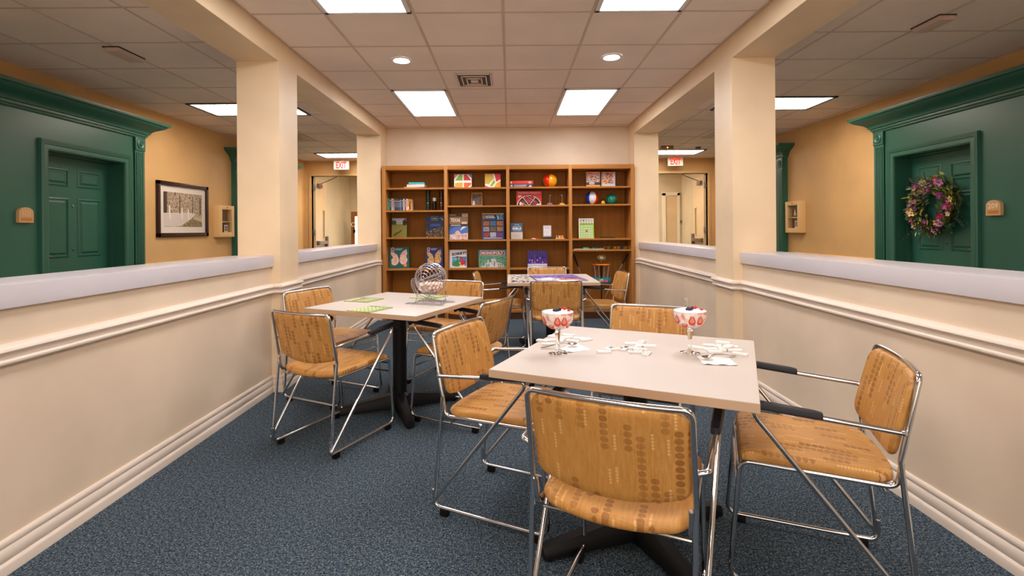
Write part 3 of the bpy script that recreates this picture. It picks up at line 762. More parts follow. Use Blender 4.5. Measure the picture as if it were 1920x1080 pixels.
# ================================================================ FURNITURE
def dup(o, parent=None):
    c = o.copy(); COL.objects.link(c); c.parent = parent
    for ch in list(o.children): dup(ch, c)
    return c
def pad(name, outline, thick, deform, m, parent, uvs=(1, 1), uvo=(0, 0), crown=.006):
    """upholstered slab: outline in (u, v) metres, rounded rim, gently crowned faces, bent by deform(u, v, w)"""
    n = len(outline); cu = sum(p[0] for p in outline) / n; cv = sum(p[1] for p in outline) / n
    rings = []
    h = thick / 2
    prof = [(1.0, 0), (.992, .45), (.975, .8), (.95, 1.0)] + [(s, 1.0 + crown / h * (1 - s * s)) for s in (.8, .6, .4, .2)]
    for s, w in reversed([p for p in prof[1:]]): rings.append((s, -w * h))
    rings.append((1.0, 0))
    for s, w in prof[1:]: rings.append((s, w * h))
    b = MB(); vs = []; 
    for (s, w) in rings:
        for (u, v) in outline: vs.append((cu + (u - cu) * s, cv + (v - cv) * s, w))
    c0 = len(vs); vs.append((cu, cv, -h - crown)); vs.append((cu, cv, h + crown))
    fs = []
    for i in range(len(rings) - 1):
        for k in range(n): fs.append((i * n + k, i * n + (k + 1) % n, (i + 1) * n + (k + 1) % n, (i + 1) * n + k))
    for k in range(n):
        fs.append((c0, (k + 1) % n, k)); L = (len(rings) - 1) * n; fs.append((c0 + 1, L + k, L + (k + 1) % n))
    b.add([deform(*p) for p in vs], fs, m)
    for i, p in enumerate(vs): b.uv[i] = (p[0] * uvs[0] + uvo[0], p[1] * uvs[1] + uvo[1])
    return b.build(name, parent, ang=60)
def rrect(x0, x1, y0, y1, r, n=6, sub=10, dip=0):
    pts = []
    rs = r if isinstance(r, (list, tuple)) else (r,) * 4      # bl, br, tr, tl
    cs = [(x0 + rs[0], y0 + rs[0], PI, rs[0]), (x1 - rs[1], y0 + rs[1], 1.5 * PI, rs[1]), (x1 - rs[2], y1 - rs[2], 0, rs[2]), (x0 + rs[3], y1 - rs[3], .5 * PI, rs[3])]
    for i, (cx, cy, a0, rr) in enumerate(cs):
        for k in range(n + 1): a = a0 + PI / 2 * k / n; pts.append((cx + rr * math.cos(a), cy + rr * math.sin(a)))
        nx = cs[(i + 1) % 4]; a = nx[2]; q = (nx[0] + nx[3] * math.cos(a), nx[1] + nx[3] * math.sin(a)); p = pts[-1]
        for k in range(1, sub): pts.append((p[0] + (q[0] - p[0]) * k / sub, p[1] + (q[1] - p[1]) * k / sub))
    if dip:
        w = (x1 - x0) / 2; cx = (x0 + x1) / 2; mid = (y0 + y1) / 2
        pts = [(x, y - dip * (1 - ((x - cx) / w) ** 2) * max(0, (mid - y) / (mid - y0))) for x, y in pts]
    return pts
def make_chair():
    t = thing('stacking_armchair', 'chair', 'chair')
    r = .0082
    # seat: slopes down to the back, waterfall front, dished side to side
    def seat_d(u, v, w):
        f = (v + .19) / .43                        # 0 back, 1 front
        z = .446 + .010 * f + w - .012 * (1 - (u / .22) ** 2) * (1 - f) - .5 * max(0, v - .175) ** 1.55 * 1.6
        if v < -.08: z += .25 * (-.08 - v) * (abs(u) / .22) ** 2 * .0
        return (u, v, z)
    so = rrect(-.212, .212, -.185, .245, (.05, .05, .028, .028), dip=.035)
    pad('seat', so, .036, seat_d, FAB, t, uvs=(1, 1))
    # backrest: curved in plan, leaning back
    def back_d(u, v, w):
        f = v / .25
        y = -.198 - .052 * f + w + .030 * ((u / .22) ** 2) - .012
        return (u, y - .010 * f * f, .527 + v)
    bo = rrect(-.217, .217, .0, .245, (.03, .03, .045, .045), dip=.034)
    pad('backrest', bo, .026, back_d, FAB, t, uvs=(1, 1), uvo=(.13, .57), crown=.004)
    # back frame: rear legs and the hoop round the backrest
    n = 9; top = [(.222 * (1 - 2 * k / (n - 1)), -.250 - .022 * (1 - (1 - 2 * k / (n - 1)) ** 2), .778) for k in range(n)]
    L = [(.222, -.246, .052), (.225, -.200, .515), (.225, -.206, .545), top[0]]
    path = L + [(x, y, z) for x, y, z in top[1:-1]] + [(-x, y, z) for x, y, z in reversed(L)]
    rad = [0, .02, .04, .045] + [0] * (len(top) - 2) + [.045, .04, .02, 0]
    b = MB(); b.tube(fillet(path, rad), r, CHROME, 10); b.build('back_frame', t, ang=60)
    for s in (1, -1):
        b = MB()
        b.tube(fillet([(s * .214, -.206, .505), (s * .212, -.196, .428), (s * .211, .243, .437), (s * .213, .280, .030), (s * .215, -.252, .030), (s * .220, -.252, .105)], [0, .035, .038, .045, .035, 0]), r, CHROME, 10)
        b.build('sled_leg', t, ang=60)
        b = MB()
        b.tube(fillet([(s * .232, -.206, .604), (s * .256, -.204, .612), (s * .270, .228, .648), (s * .233, -.250, .050), (s * .223, -.246, .060)], [0, .02, .028, .02, 0]), r, CHROME, 10)
        ap = b.build('arm_rod', t, ang=60)
        b = MB()
        a0, a1 = Vector((s * .263, .010, .6365)), Vector((s * .2705, .232, .656))
        bm_pts = [a0, a0.lerp(a1, .1), a0.lerp(a1, .5), a0.lerp(a1, .9), a1, a1 + Vector((0, .010, -.008)), a1 + Vector((0, .002, -.026))]
        vs = []; sec = [(-.6, -1), (.6, -1), (1, -.6), (1, .5), (.7, 1), (-.7, 1), (-1, .5), (-1, -.6)]
        sz = [(.013, .010), (.015, .0125), (.016, .0125), (.017, .0125), (.016, .0125), (.015, .011), (.012, .009)]
        dirs = [(0, 1)] * 4 + [(.35, .9), (.9, .4), (.95, -.2)]
        for p, (w, h), (dy, dz) in zip(bm_pts, sz, dirs):
            for (a, c) in sec: vs.append((p.x + a * w, p.y + c * h * (dy if dy != 0 else 0), p.z + c * h * dz))
        fs = [(i * 8 + k, i * 8 + (k + 1) % 8, (i + 1) * 8 + (k + 1) % 8, (i + 1) * 8 + k) for i in range(6) for k in range(8)]
        fs += [tuple(range(8)), tuple(48 + k for k in range(7, -1, -1))]
        b.add(vs, fs, PADB); b.build('arm_pad', ap, ang=50)
        for y in (-.20, .225):
            b = MB(); b.box(s * .2145 - .013, s * .2145 + .013, y - .018, y + .018, 0, .032, BLACK, b=.003); b.build('glide', t)
    b = MB()
    for (y, z) in ((.246, .405), (.252, .352), (-.165, .405)): b.tube([(-.211, y, z), (.211, y, z)], .0055, CHROME, 8)
    b.build('cross_bar', t)
    b = MB(); b.box(-.19, .19, -.15, .20, .424, .430, BLACK); b.build('seat_pan', t)
    return t
GC = 'patterned tan armchairs round the three game tables'
CH = [
 (.351, 1.542, -24.8, 'nearest tan armchair, its patterned back to the camera, at the domino table'),
 (-.016, 2.239, -115.7, 'tan armchair at the left side of the domino table, facing right'),
 (1.085, 1.79, 67.5, 'tan armchair by the right wall, facing left into the domino table'),
 (.701, 2.63, 155.3, 'tan armchair at the far side of the domino table, facing the camera'),
 (-1.054, 2.951, -26.1, 'tan armchair with its back to the camera at the bingo table'),
 (-1.326, 3.68, -115.8, 'tan armchair by the left column, facing right into the bingo table'),
 (-.534, 4.097, 156.5, 'tan armchair behind the bingo cage, facing the camera'),
 (-.306, 3.279, 64.4, 'tan armchair at the right side of the bingo table, facing left'),
 (.412, 4.55, -3.0, 'tan armchair with its back to the camera at the jigsaw table'),
 (.927, 5.16, 93.0, 'tan armchair at the right side of the jigsaw table, facing left'),
 (.423, 5.60, 177.7, 'tan armchair between the jigsaw table and the bookcase'),
 (-.117, 5.257, -91.1, 'tan armchair at the left side of the jigsaw table, facing right'),
]
c0 = make_chair()
for i, (x, y, a, lab) in enumerate(CH):
    o = c0 if i == 0 else dup(c0)
    o.location = (x, y, 0); o.rotation_euler = (0, 0, R(a)); o['label'] = lab; o['category'] = 'chair'; o['group'] = GC
ZT = .73
def make_table():
    t = thing('square_table', 'table', 'table')
    h = .433
    b = MB(); b.box(-h, h, -h, h, ZT - .0295, ZT, TOP, b=.0012)
    o = b.build('tabletop', t)
    b = MB()
    pts = [(-h, -h), (h, -h), (h, h), (-h, h)]
    b.sweep(pts, [(0, ZT - .029), (.0012, ZT - .028), (.0012, ZT - .0015), (0, ZT - .0006)], TEDGE, -1, closed=True); b.build('edge_band', o)
    b = MB(); b.tube([(0, 0, .05), (0, 0, ZT - .045)], .047, BLACK, 24); b.lathe([(.07, 0), (.07, .012), (.047, .03)], BLACK, (0, 0, .08), 24); b.build('column', t)
    b = MB(); b.box(-.16, .16, -.16, .16, ZT - .045, ZT - .030, BLACK, b=.004)
    b.build('top_plate', t)
    for k in range(4):
        a = PI / 4 + k * PI / 2; c, s = math.cos(a), math.sin(a)
        b = MB(); T = Matrix.Rotation(a, 4, 'Z'); vs = []
        secs = [(.0, .045, .105), (.07, .045, .100), (.28, .032, .068), (.40, .029, .054), (.412, .024, .048)]
        for (d, w, z) in secs:
            for (y, zz) in ((-w, .012), (w, .012), (w, z * .7), (w * .6, z), (-w * .6, z), (-w, z * .7)): vs.append(T @ Vector((d, y, zz)))
        fs = [(i * 6 + q, i * 6 + (q + 1) % 6, (i + 1) * 6 + (q + 1) % 6, (i + 1) * 6 + q) for i in range(4) for q in range(6)] + [tuple(range(5, -1, -1)), tuple(24 + q for q in range(6))]
        b.add(vs, fs, BLACK); b.lathe([(.018, 0), (.018, .013), (.01, .016)], BLACK, (.385 * c, .385 * s, 0), 12, cap=True)
        b.build('foot', t, ang=40)
    return t
TB = [(.498, 1.980, -25.2, 'nearest square cream table with dominoes and two desserts on it'), (-.772, 3.438, -23.5, 'square cream table with the wire bingo cage on it'), (.407, 5.045, 0, 'square cream table with the jigsaw puzzle on it')]
t0 = make_table()
for i, (x, y, a, lab) in enumerate(TB):
    o = t0 if i == 0 else dup(t0)
    o.location = (x, y, 0); o.rotation_euler = (0, 0, R(a)); o['label'] = lab; o['category'] = 'table'; o['group'] = 'square pedestal game tables'

# ---------------------------------------------------------------- desserts
CREAM = mat((250, 244, 240), .45, 0, 'whipped_cream')
STRAW = mat((206, 60, 44), .35); STRAWL = mat((228, 142, 112), .4); BLUEB = mat((26, 30, 58), .4); RASP = mat((206, 26, 34), .4)
def dessert(px, py, lab):
    p = onz(px, py, ZT)
    t = thing('dessert_glass', lab, 'dessert', p, 0, 'layered berry desserts in stemmed glasses')
    b = MB()
    b.lathe([(.0005, .0005), (.034, .0005), (.038, .002), (.034, .004), (.016, .007), (.008, .011), (.0065, .020), (.0075, .028), (.0065, .036), (.008, .060), (.011, .084), (.0115, .090), (.009, .094), (.012, .098), (.010, .0995), (.0005, .100)], GLASSR, n=40)
    b.lathe([(.011, .0985), (.030, .103), (.046, .112), (.058, .126), (.064, .142), (.0655, .156), (.0655, .172), (.0645, .173), (.0637, .172), (.0637, .165)], GLASS, n=40)
    b.build('glass', t, ang=70)
    g = G('cream_and_juice', .4); v = g.coord('Object', (1, 1, 1))
    g.color(g.ramp(g.noise(v, 38, 2), [(.42, (250, 240, 234)), (.55, (244, 210, 196)), (.68, (222, 120, 96))]))
    b = MB()
    b.lathe([(.0005, .1035), (.027, .1065), (.0435, .115), (.0553, .1275), (.0612, .142), (.0627, .156), (.0630, .169)], g.M, n=32)
    b.lathe([(.0630, .169), (.0600, .1705), (.045, .172), (.0005, .1735)], CREAM, n=32)
    b.build('cream', t, ang=60)
    random.seed(int(px))
    for k in range(11):
        a = 2 * PI * k / 11 + random.uniform(-.12, .12); row = k % 3 == 1
        zc = .124 if row else .142; rr = .0560 if row else .0625
        b = MB(); up = 1 if not row else .75; n = 14; vs = []
        for sc, off in ((1, .0), (.60, .0008)):
            for q in range(n):
                th = 2 * PI * q / n; u = .0150 * math.sin(th) * (.80 - .62 * math.cos(th)) * sc; w = .0215 * math.cos(th) * sc * up
                z = zc + w; rz_ = min(.0630, rr * (1 - max(0, (.150 - z)) ** 2 * 110)) + .0002 * 0 - .0002 + off * .2
                vs.append((rz_ * math.cos(a + u / rr), rz_ * math.sin(a + u / rr), z))
        vs.append((rz_ * math.cos(a), rz_ * math.sin(a), zc))
        b.add(vs, [(q, (q + 1) % n, n + (q + 1) % n, n + q) for q in range(n)], STRAW)
        b.mi[-1] = b.mi[-1]
        b.add(vs, [(n + q, n + (q + 1) % n, 2 * n) for q in range(n)], STRAWL)
        b.build('strawberry_slice', t, fix=False)
    for (x, y, z) in ((-.014, -.01, .176), (0, -.012, .178), (-.004, .004, .177), (.008, -.004, .180), (-.008, -.018, .1765)):
        b = MB(); b.ball((x, y, z), .0068, BLUEB, 12, 8); b.build('blueberry', t)
    for (x, y, z) in ((.012, .014, .178), (.044, -.006, .172), (.030, .022, .178)):
        b = MB()
        b.ball((x, y, z), .006, RASP, 10, 7, (1, 1, 1.2))
        for q in range(8): a = q * PI / 4; b.ball((x + .0045 * math.cos(a), y + .0045 * math.sin(a), z + .001), .003, RASP, 6, 4)
        b.build('raspberry', t)
    return p
dessert(1046, 663.5, 'stemmed glass of cream, strawberries and blueberries at the left of the near table')
dessert(1294, 661.5, 'stemmed glass of cream, strawberries and blueberries at the right of the near table')
# napkins and spoons
NAP = mat((246, 242, 236), .8, 0, 'paper_napkin')
def napkin(corners, lab):
    P = [onz(x, y, ZT) for x, y in corners]; n = 8; vs = []
    for i in range(n + 1):
        for j in range(n + 1):
            u, v = i / n, j / n
            p = P[0] * (1 - u) * (1 - v) + P[1] * u * (1 - v) + P[2] * u * v + P[3] * (1 - u) * v
            e = max(0, 1 - 5 * (1 - v)) * .0022 * (1 + math.sin(u * 14))
            vs.append((p.x, p.y, ZT + .0012 + e))
    fs = [(i * (n + 1) + j, (i + 1) * (n + 1) + j, (i + 1) * (n + 1) + j + 1, i * (n + 1) + j + 1) for i in range(n) for j in range(n)]
    b = MB(); b.add([(x, y, z) for x, y, z in vs], fs, NAP); b.add([(x, y, z - .0010) for x, y, z in vs], fs, NAP)
    tag(b.build('paper_napkin', fix=False), lab, 'napkin', 'white napkins by the desserts')
Zc = lambda x, y: (1100 + x * .16667, 610 + y * .16667)
Zb = lambda x, y: (1000 + x * .11111, 560 + y * .11111)
napkin([Zb(690, 740), Zb(975, 862), Zb(600, 915), Zb(440, 860)], 'white paper napkin under the spoon by the left dessert')
napkin([Zc(1240, 348), Zc(1600, 365), Zc(1700, 458), Zc(1320, 445)], 'white paper napkin under the spoon by the right dessert')
def spoon(a, c, lab, lift=.002):
    A, C = onz(*a, ZT), onz(*c, ZT); d = (C - A); L = .165; ang = math.atan2(d.y, d.x)
    b = MB(); vs = []; N = 10; M_ = 14        # bowl at +x end
    for i in range(N + 1):
        s = i / N
        for k in range(M_):
            th = 2 * PI * k / M_; x = .142 + .025 * s * math.cos(th); y = .0165 * s * math.sin(th); vs.append((x, y, .0015 + .0085 * s * s + .003 * (1 if 1 else 0)))
    fs = [(i * M_ + k, i * M_ + (k + 1) % M_, (i + 1) * M_ + (k + 1) % M_, (i + 1) * M_ + k) for i in range(N) for k in range(M_)]
    b.add(vs, fs, STEEL)
    hs = [(.121, .0035, .0125, .0015), (.105, .003, .016, .0018), (.06, .004, .012, .0012), (.02, .0065, .0045, .001), (.005, .006, .003, .001), (0, .003, .003, .0008)]
    vs = []
    for (x, w, z, h) in hs: vs += [(x, -w, z - h), (x, w, z - h), (x, w, z + h), (x, -w, z + h)]
    fs = [(i * 4 + k, i * 4 + (k + 1) % 4, (i + 1) * 4 + (k + 1) % 4, (i + 1) * 4 + k) for i in range(5) for k in range(4)] + [(3, 2, 1, 0), (20, 21, 22, 23)]
    b.add(vs, fs, STEEL)
    o = b.build('teaspoon', ang=50); o.location = (A.x, A.y, ZT + lift); o.rotation_euler = (0, 0, ang); tag(o, lab, 'spoon', 'spoons by the desserts')
spoon(Zb(125, 850), Zb(640, 815), 'silver spoon lying on the napkin by the left dessert')
spoon(Zc(1680, 350), Zc(1420, 385), 'silver spoon lying on the napkin by the right dessert')
# dominoes
IV = mat((240, 236, 232), .3, 0, 'domino_ivory')
def make_domino(a, c_, col):
    b = MB(); b.box(-.0275, .0275, -.0135, .0135, 0, .0085, IV, b=.0015)
    if a is not None:
        pm = mat(col, .4); b.box(-.0006, .0006, -.011, .011, .0084, .0087, mat((170, 166, 160), .4))
        for cx, nn in ((-.0135, a), (.0135, c_)):
            P = {1: [(0, 0)], 2: [(-1, -1), (1, 1)], 3: [(-1, -1), (0, 0), (1, 1)], 4: [(-1, -1), (1, 1), (-1, 1), (1, -1)], 5: [(-1, -1), (1, 1), (-1, 1), (1, -1), (0, 0)], 6: [(-1, -1), (1, 1), (-1, 1), (1, -1), (0, 1), (0, -1)],
                 9: [(i, j) for i in (-1, 0, 1) for j in (-1, 0, 1)], 0: []}[nn]
            for (i, j) in P: b.box(cx + i * .0065 - .0015, cx + i * .0065 + .0015, j * .0065 - .0015, j * .0065 + .0015, .0083, .0088, pm)
    return b
proto = {}
def domino(px, py, ang, a=None, c_=None, col=(40, 60, 110), lab='', grp='', z=0):
    key = (a, c_, col)
    if key not in proto: o = make_domino(a, c_, col).build('domino'); proto[key] = o
    else: o = proto[key].copy(); COL.objects.link(o)
    p = onz(px, py, ZT + .004); o.location = (p.x, p.y, ZT + z); o.rotation_euler = (0, 0, R(ang)); tag(o, lab, 'domino', grp)
DL = 'dominoes played in the middle of the near table'
dk, bl, rd = (30, 34, 60), (40, 120, 150), (80, 50, 60)
for (x, y, a, p, q, c, lab) in (
    (195, 297, 4, 3, 2, rd, 'lowest left domino of the played chain, three and two pips'),
    (250, 262, 62, 9, 9, bl, 'blue-pipped domino set crosswise behind the lowest left one'),
    (335, 264, 2, 9, 6, bl, 'long-lying domino between two crosswise blue ones in the chain'),
    (425, 262, 62, 6, 4, bl, 'crosswise domino left of the centre of the played chain'),
    (495, 252, 0, 1, 3, dk, 'domino at the heart of the played chain, one pip and three'),
    (500, 205, -4, 1, 0, dk, 'rear left domino of the played chain with a single pip'),
    (592, 228, 62, 0, 1, dk, 'nearly blank crosswise domino at the heart of the chain'),
    (618, 188, 58, 3, 6, dk, 'rearmost domino of the played chain, set crosswise'),
    (705, 232, -6, 1, 0, dk, 'rightmost domino of the played chain with a single pip'),
    (600, 272, -3, 1, 1, dk, 'domino with one pip on each half, right of the chain centre'),
    (548, 300, -2, 9, 3, bl, 'front domino of the chain with many blue pips'),
    (676, 318, 60, 6, 3, dk, 'crosswise domino at the front right end of the chain')):
    domino(*Zc(x, y), a, p, q, c, lab, DL)
GL, GR = 'blank-backed dominoes beside the left dessert', 'blank-backed dominoes beside the right dessert'
for (x, y, a) in ((160, 708, -30), (310, 698, 25), (250, 765, -5), (350, 640, -35), (590, 615, -20), (560, 655, 10), (465, 700, 70), (665, 712, -25), (770, 672, -20), (890, 690, 30)):
    domino(*Zb(x, y), a, lab='white face-down domino in the loose pile behind the left dessert', grp=GL)
for (x, y, a, z) in ((1250, 250, -35, 0), (1385, 225, -15, 0), (1480, 228, 60, 0), (1395, 268, -5, 0), (1440, 298, -4, 0), (1525, 268, 75, 0), (1620, 240, -20, 0), (1665, 280, -10, 0), (1530, 215, -30, .009), (1590, 262, 40, .009)):
    domino(*Zc(x, y), a, lab='white face-down domino in the heap behind the right napkin', grp=GR, z=z)
domino(*Zc(1722, 322), -40, lab='white face-down domino lying apart at the right of the heap', grp=GR)

# ---------------------------------------------------------------- bingo table
LIME = (172, 196, 52)
def bingo_art(a, red=False):
    a.rect(0, 0, 1, 1, LIME).rect(0, .86, 1, 1, (110, 150, 40))
    for i, ch in enumerate('BINGO'): a.text(ch, .10 + i * .17, .88, .19 + i * .17, .97, (30, 40, 20))
    for i in range(5):
        for j in range(5):
            a.rect(.07 + i * .175, .06 + j * .155, .21 + i * .175, .18 + j * .155, (226, 232, 190))
            a.rect(.11 + i * .175, .09 + j * .155, .17 + i * .175, .15 + j * .155, (56, 60, 40))
    if red:
        for k in range(5): a.rect(.30, .07 + k * .155, .42, .17 + k * .155, (170, 70, 40))
Zt = lambda x, y: (620 + x * .14583, 500 + y * .14583)
def flat_card(name, corners, lab, cat, art, grp, z=ZT, th=.0025):
    P = [onz(x, y, z + th) for x, y in corners]
    c = sum(P, Vector()) / 4; ux = ((P[1] - P[0]) + (P[2] - P[3])) / 2; uy = ((P[3] - P[0]) + (P[2] - P[1])) / 2
    w, h = ux.length, uy.length; ang = math.atan2(ux.y, ux.x)
    t = thing(name, lab, cat, (c.x, c.y, z), ang, grp)
    b = MB(); b.box(-w / 2, w / 2, -h / 2, h / 2, 0, th, mat((92, 96, 60), .6)); b.build('card', t, smooth=False)
    a = Art(w, h, 0, oz=-h / 2); art(a); o = a.build('face', t); o.rotation_euler = (-PI / 2, 0, 0); o.location = (0, 0, th + .0001)
    o.rotation_euler = (-PI / 2, 0, 0)
    return t, w, h
BG = 'green bingo cards on the bingo table'
flat_card('bingo_card', [Zt(170, 440), Zt(470, 460), Zt(685, 410), Zt(390, 395)], 'green bingo card with a row of red markers', 'bingo card', lambda a: bingo_art(a, True), BG)
flat_card('bingo_card', [Zt(210, 565), Zt(510, 590), Zt(790, 525), Zt(510, 500)], 'green bingo card nearest the front corner of the bingo table', 'bingo card', bingo_art, BG)
flat_card('bingo_card', [Zt(1030, 402), Zt(1300, 420), Zt(1490, 375), Zt(1235, 352)], 'green bingo card behind the bingo cage', 'bingo card', bingo_art, BG)
cen = onz(808, 568, ZT); CA = R(-23)
t = thing('bingo_cage', 'silver wire bingo cage on the left table, full of pale balls', 'bingo cage', (cen.x, cen.y, ZT), CA)
Rb, zc = .108, .168      # local: y = axis, x along the base loops
w = .0018
b = MB()
for sy in (-1, 1):
    y = sy * .075
    b.tube(fillet([(-.14, y - .022, .002), (.14, y - .022, .002), (.14, y + .022, .002), (-.14, y + .022, .002)] + [(-.14, y - .022, .002)], [0, .02, .02, .02, 0]), .0028, WIRE, 6)
    ya = sy * (Rb + .006)
    b.tube(fillet([(-.075, y + sy * .0, .003), (-.012, ya, zc), (.0, ya, zc + .008), (.012, ya, zc), (.075, y, .003)], [0, .01, .01, .01, 0]), .0026, WIRE, 6)
b.tube([(-.10, -.075, .004), (-.10, .075, .004)], .0028, WIRE, 6); b.tube([(.10, -.075, .004), (.10, .075, .004)], .0028, WIRE, 6)
b.build('stand', t)
b = MB()
for k in range(1, 15):
    p = PI * k / 15; b.tube([(Rb * math.sin(p) * math.cos(a * PI / 18), -Rb * math.cos(p), zc + Rb * math.sin(p) * math.sin(a * PI / 18)) for a in range(36)], w, WIRE, 4, closed=True)
for a in (.35, .45, .35 + PI / 2, .35 + PI, .45 + PI, .35 + 1.5 * PI):
    b.tube([(Rb * math.sin(PI * k / 20) * math.cos(a), -Rb * math.cos(PI * k / 20), zc + Rb * math.sin(PI * k / 20) * math.sin(a)) for k in range(21)], w * 1.2, WIRE, 4)
b.tube([(0, -Rb - .012, zc), (0, -Rb + .004, zc)], .006, WIRE, 8); b.tube([(0, Rb - .004, zc), (0, Rb + .012, zc)], .006, WIRE, 8)
b.build('wire_ball', t)
b = MB(); base = [(-.150, .150), (-.147, .120), (-.128, .075), (-.095, .045), (-.05, .030), (.02, .022), (.09, .017)]
for y in (-.016, .016):
    b.tube([Vector((x, y, z)) for x, z in base], .0023, WIRE, 5); b.tube([Vector((x + .014, y * 1.6, z + .012)) for x, z in base[:-1]], .0023, WIRE, 5)
b.tube([(-.150, -.016, .150), (-.150, .016, .150)], .0023, WIRE, 5); b.tube([(-.136, -.026, .162), (-.136, .026, .162)], .0023, WIRE, 5)
for x, z in (base[4], base[5], base[6]): b.tube([(x, -.016, .003), (x, -.016, z), (x, .016, z), (x, .016, .003)], .0023, WIRE, 5)
b.tube(fillet([(.09, -.016, .017), (.115, -.016, .03), (.115, .016, .03), (.09, .016, .017)], .01), .0023, WIRE, 5)
b.build('ball_chute', t)
random.seed(11); M0 = Matrix.Translation((cen.x, cen.y, ZT)) @ Matrix.Rotation(CA, 4, 'Z')
ballm = [mat(c, .4) for c in ((238, 206, 184), (244, 222, 204), (228, 190, 166), (240, 214, 200))]
bp = []
rbal = .0118; layers = ((-.078, .050), (-.059, .074), (-.040, .084))
pr = {}
for (dz, rmax) in layers:
    r_ = 0; 
    while r_ <= rmax - .000:
        n = max(1, int(2 * PI * r_ / (2 * rbal + .001)));
        for k in range(n):
            a = 2 * PI * k / n + dz * 60; bp.append((r_ * math.cos(a), r_ * math.sin(a), zc + dz + random.uniform(-.002, .002)))
        r_ += 2 * rbal + .0005
for i, q in enumerate(bp):
    if Vector((q[0], q[1], q[2] - zc)).length > Rb - rbal - .002: continue
    k = i % 4
    if k not in pr: b = MB(); b.ball((0, 0, 0), rbal, ballm[k], 12, 8); b.lathe([(.0001, 0), (.004, .0)], mat((90, 50, 50), .4), (0, 0, rbal + .0001), 8); o = b.build('bingo_ball'); pr[k] = o
    else: o = pr[k].copy(); COL.objects.link(o)
    o.location = M0 @ Vector(q); o.rotation_euler = (random.uniform(-2, 2), random.uniform(-2, 2), 0)
    tag(o, 'pale pink bingo ball piled in the bottom of the wire cage', 'bingo ball', 'bingo balls in the cage')

# ---------------------------------------------------------------- jigsaw table
Zj = lambda x, y: (930 + x * .10938, 500 + y * .10938)
def jig(a):
    a.rect(0, 0, 1, 1, picture('puzzle_purple', [(40, 22, 80), (84, 50, 150), (170, 140, 200), (60, 40, 150), (96, 40, 50), (130, 90, 180)], 11, (1, 1, 1), 4))
    a.poly([(0, 0), (.70, 0), (.56, .22), (.50, .42), (.34, .60), (.22, .5), (.10, .42), (0, .55)], picture('puzzle_white', [(150, 120, 180), (232, 224, 236), (240, 236, 240), (120, 80, 140)], 9, (1, 1, 1), 3))
    a.poly([(.45, .1), (.95, .05), (.9, .22), (.6, .34), (.48, .3)], picture('puzzle_orange', [(180, 80, 30), (240, 150, 60), (250, 200, 120)], 12))
    a.line(0, 0, 0, 1, .012, (50, 26, 40)); a.line(0, 0, 1, 0, .01, (50, 26, 60)); a.line(0, 1, 1, 1, .01, (90, 60, 150)); a.line(1, 0, 1, 1, .01, (50, 30, 110))
flat_card('jigsaw_puzzle', [Zj(742, 252), Zj(1602, 236), Zj(1300, 138), Zj(558, 152)], 'nearly finished purple and orange jigsaw puzzle on the far table', 'jigsaw puzzle', jig, None)
random.seed(5); jm = [mat(c, .5) for c in ((40, 26, 26), (66, 40, 46), (90, 70, 84), (30, 24, 34))]; jp = {}
for i in range(42):
    x = random.uniform(265, 560); y = random.uniform(152, 268)
    k = i % 4
    if k not in jp:
        pts = []
        for e in range(4):
            a0 = e * PI / 2; 
            for (u, v) in ((-1, 1), (-.25, 1), (-.3, 1.3 if e % 2 == 0 else .7), (.3, 1.3 if e % 2 == 0 else .7), (.25, 1)):
                pts.append((.010 * (u * math.cos(a0) + v * math.sin(a0)), .010 * (-u * math.sin(a0) + v * math.cos(a0))))
        b = MB(); b.poly(pts, 0, .002, jm[k]); o = b.build('jigsaw_piece', smooth=False); jp[k] = o
    else: o = jp[k].copy(); COL.objects.link(o)
    p = onz(*Zj(x, y), ZT); o.location = (p.x, p.y, ZT + .0002 + (i % 3) * .0021 * (0)); o.rotation_euler = (0, 0, random.uniform(0, 3))
    tag(o, 'dark loose jigsaw piece scattered left of the puzzle', 'jigsaw piece', 'loose jigsaw pieces on the far table')

# ================================================================ BOOKCASE
BY = 6.737; k_ = F / BY
bc = thing('bookcase', 'wide four-bay light brown bookcase across the back wall, filled with games', 'bookcase', (0, BY, 0))
def bx(name, x0, x1, y0, y1, z0, z1, m, bev=.0015):
    b = MB(); b.box(x0, x1, y0, y1, z0, z1, m, b=bev); return b.build(name, bc)
UX = [(-1.738, -1.688), (-.892, -.848), (-.046, -.002), (.806, .850), (1.652, 1.699)]
D = .385
for i, (x0, x1) in enumerate(UX): bx('side_panel' if i in (0, 4) else 'divider', x0, x1, 0, D, 0 if i in (0, 4) else .0, 2.05 if 0 else 2.107, WOODV)
for i in range(4):
    x0, x1 = UX[i][1], UX[i + 1][0]
    bx('top_rail', x0, x1, .0, D, 2.048, 2.107, WOOD)
    bx('bottom_shelf', x0, x1, .0, D, .095, .133, WOOD); bx('plinth', x0, x1, .04, .06, 0, .095, mat((96, 54, 24), .5))
b = MB(); b.box(UX[0][1], UX[4][0], D - .012, D, .0, 2.06, WOODB); b.build('back_panel', bc, smooth=False)
SH = [[1.806, 1.498, 1.130, .702], [1.807, 1.558, 1.092, .702], [1.808, 1.559, 1.092, .700], [1.808, 1.565, 1.097, .945]]
for i in range(4):
    for z in SH[i]: bx('shelf', UX[i][1], UX[i + 1][0], .004, D - .012, z - .022, z, WOOD)

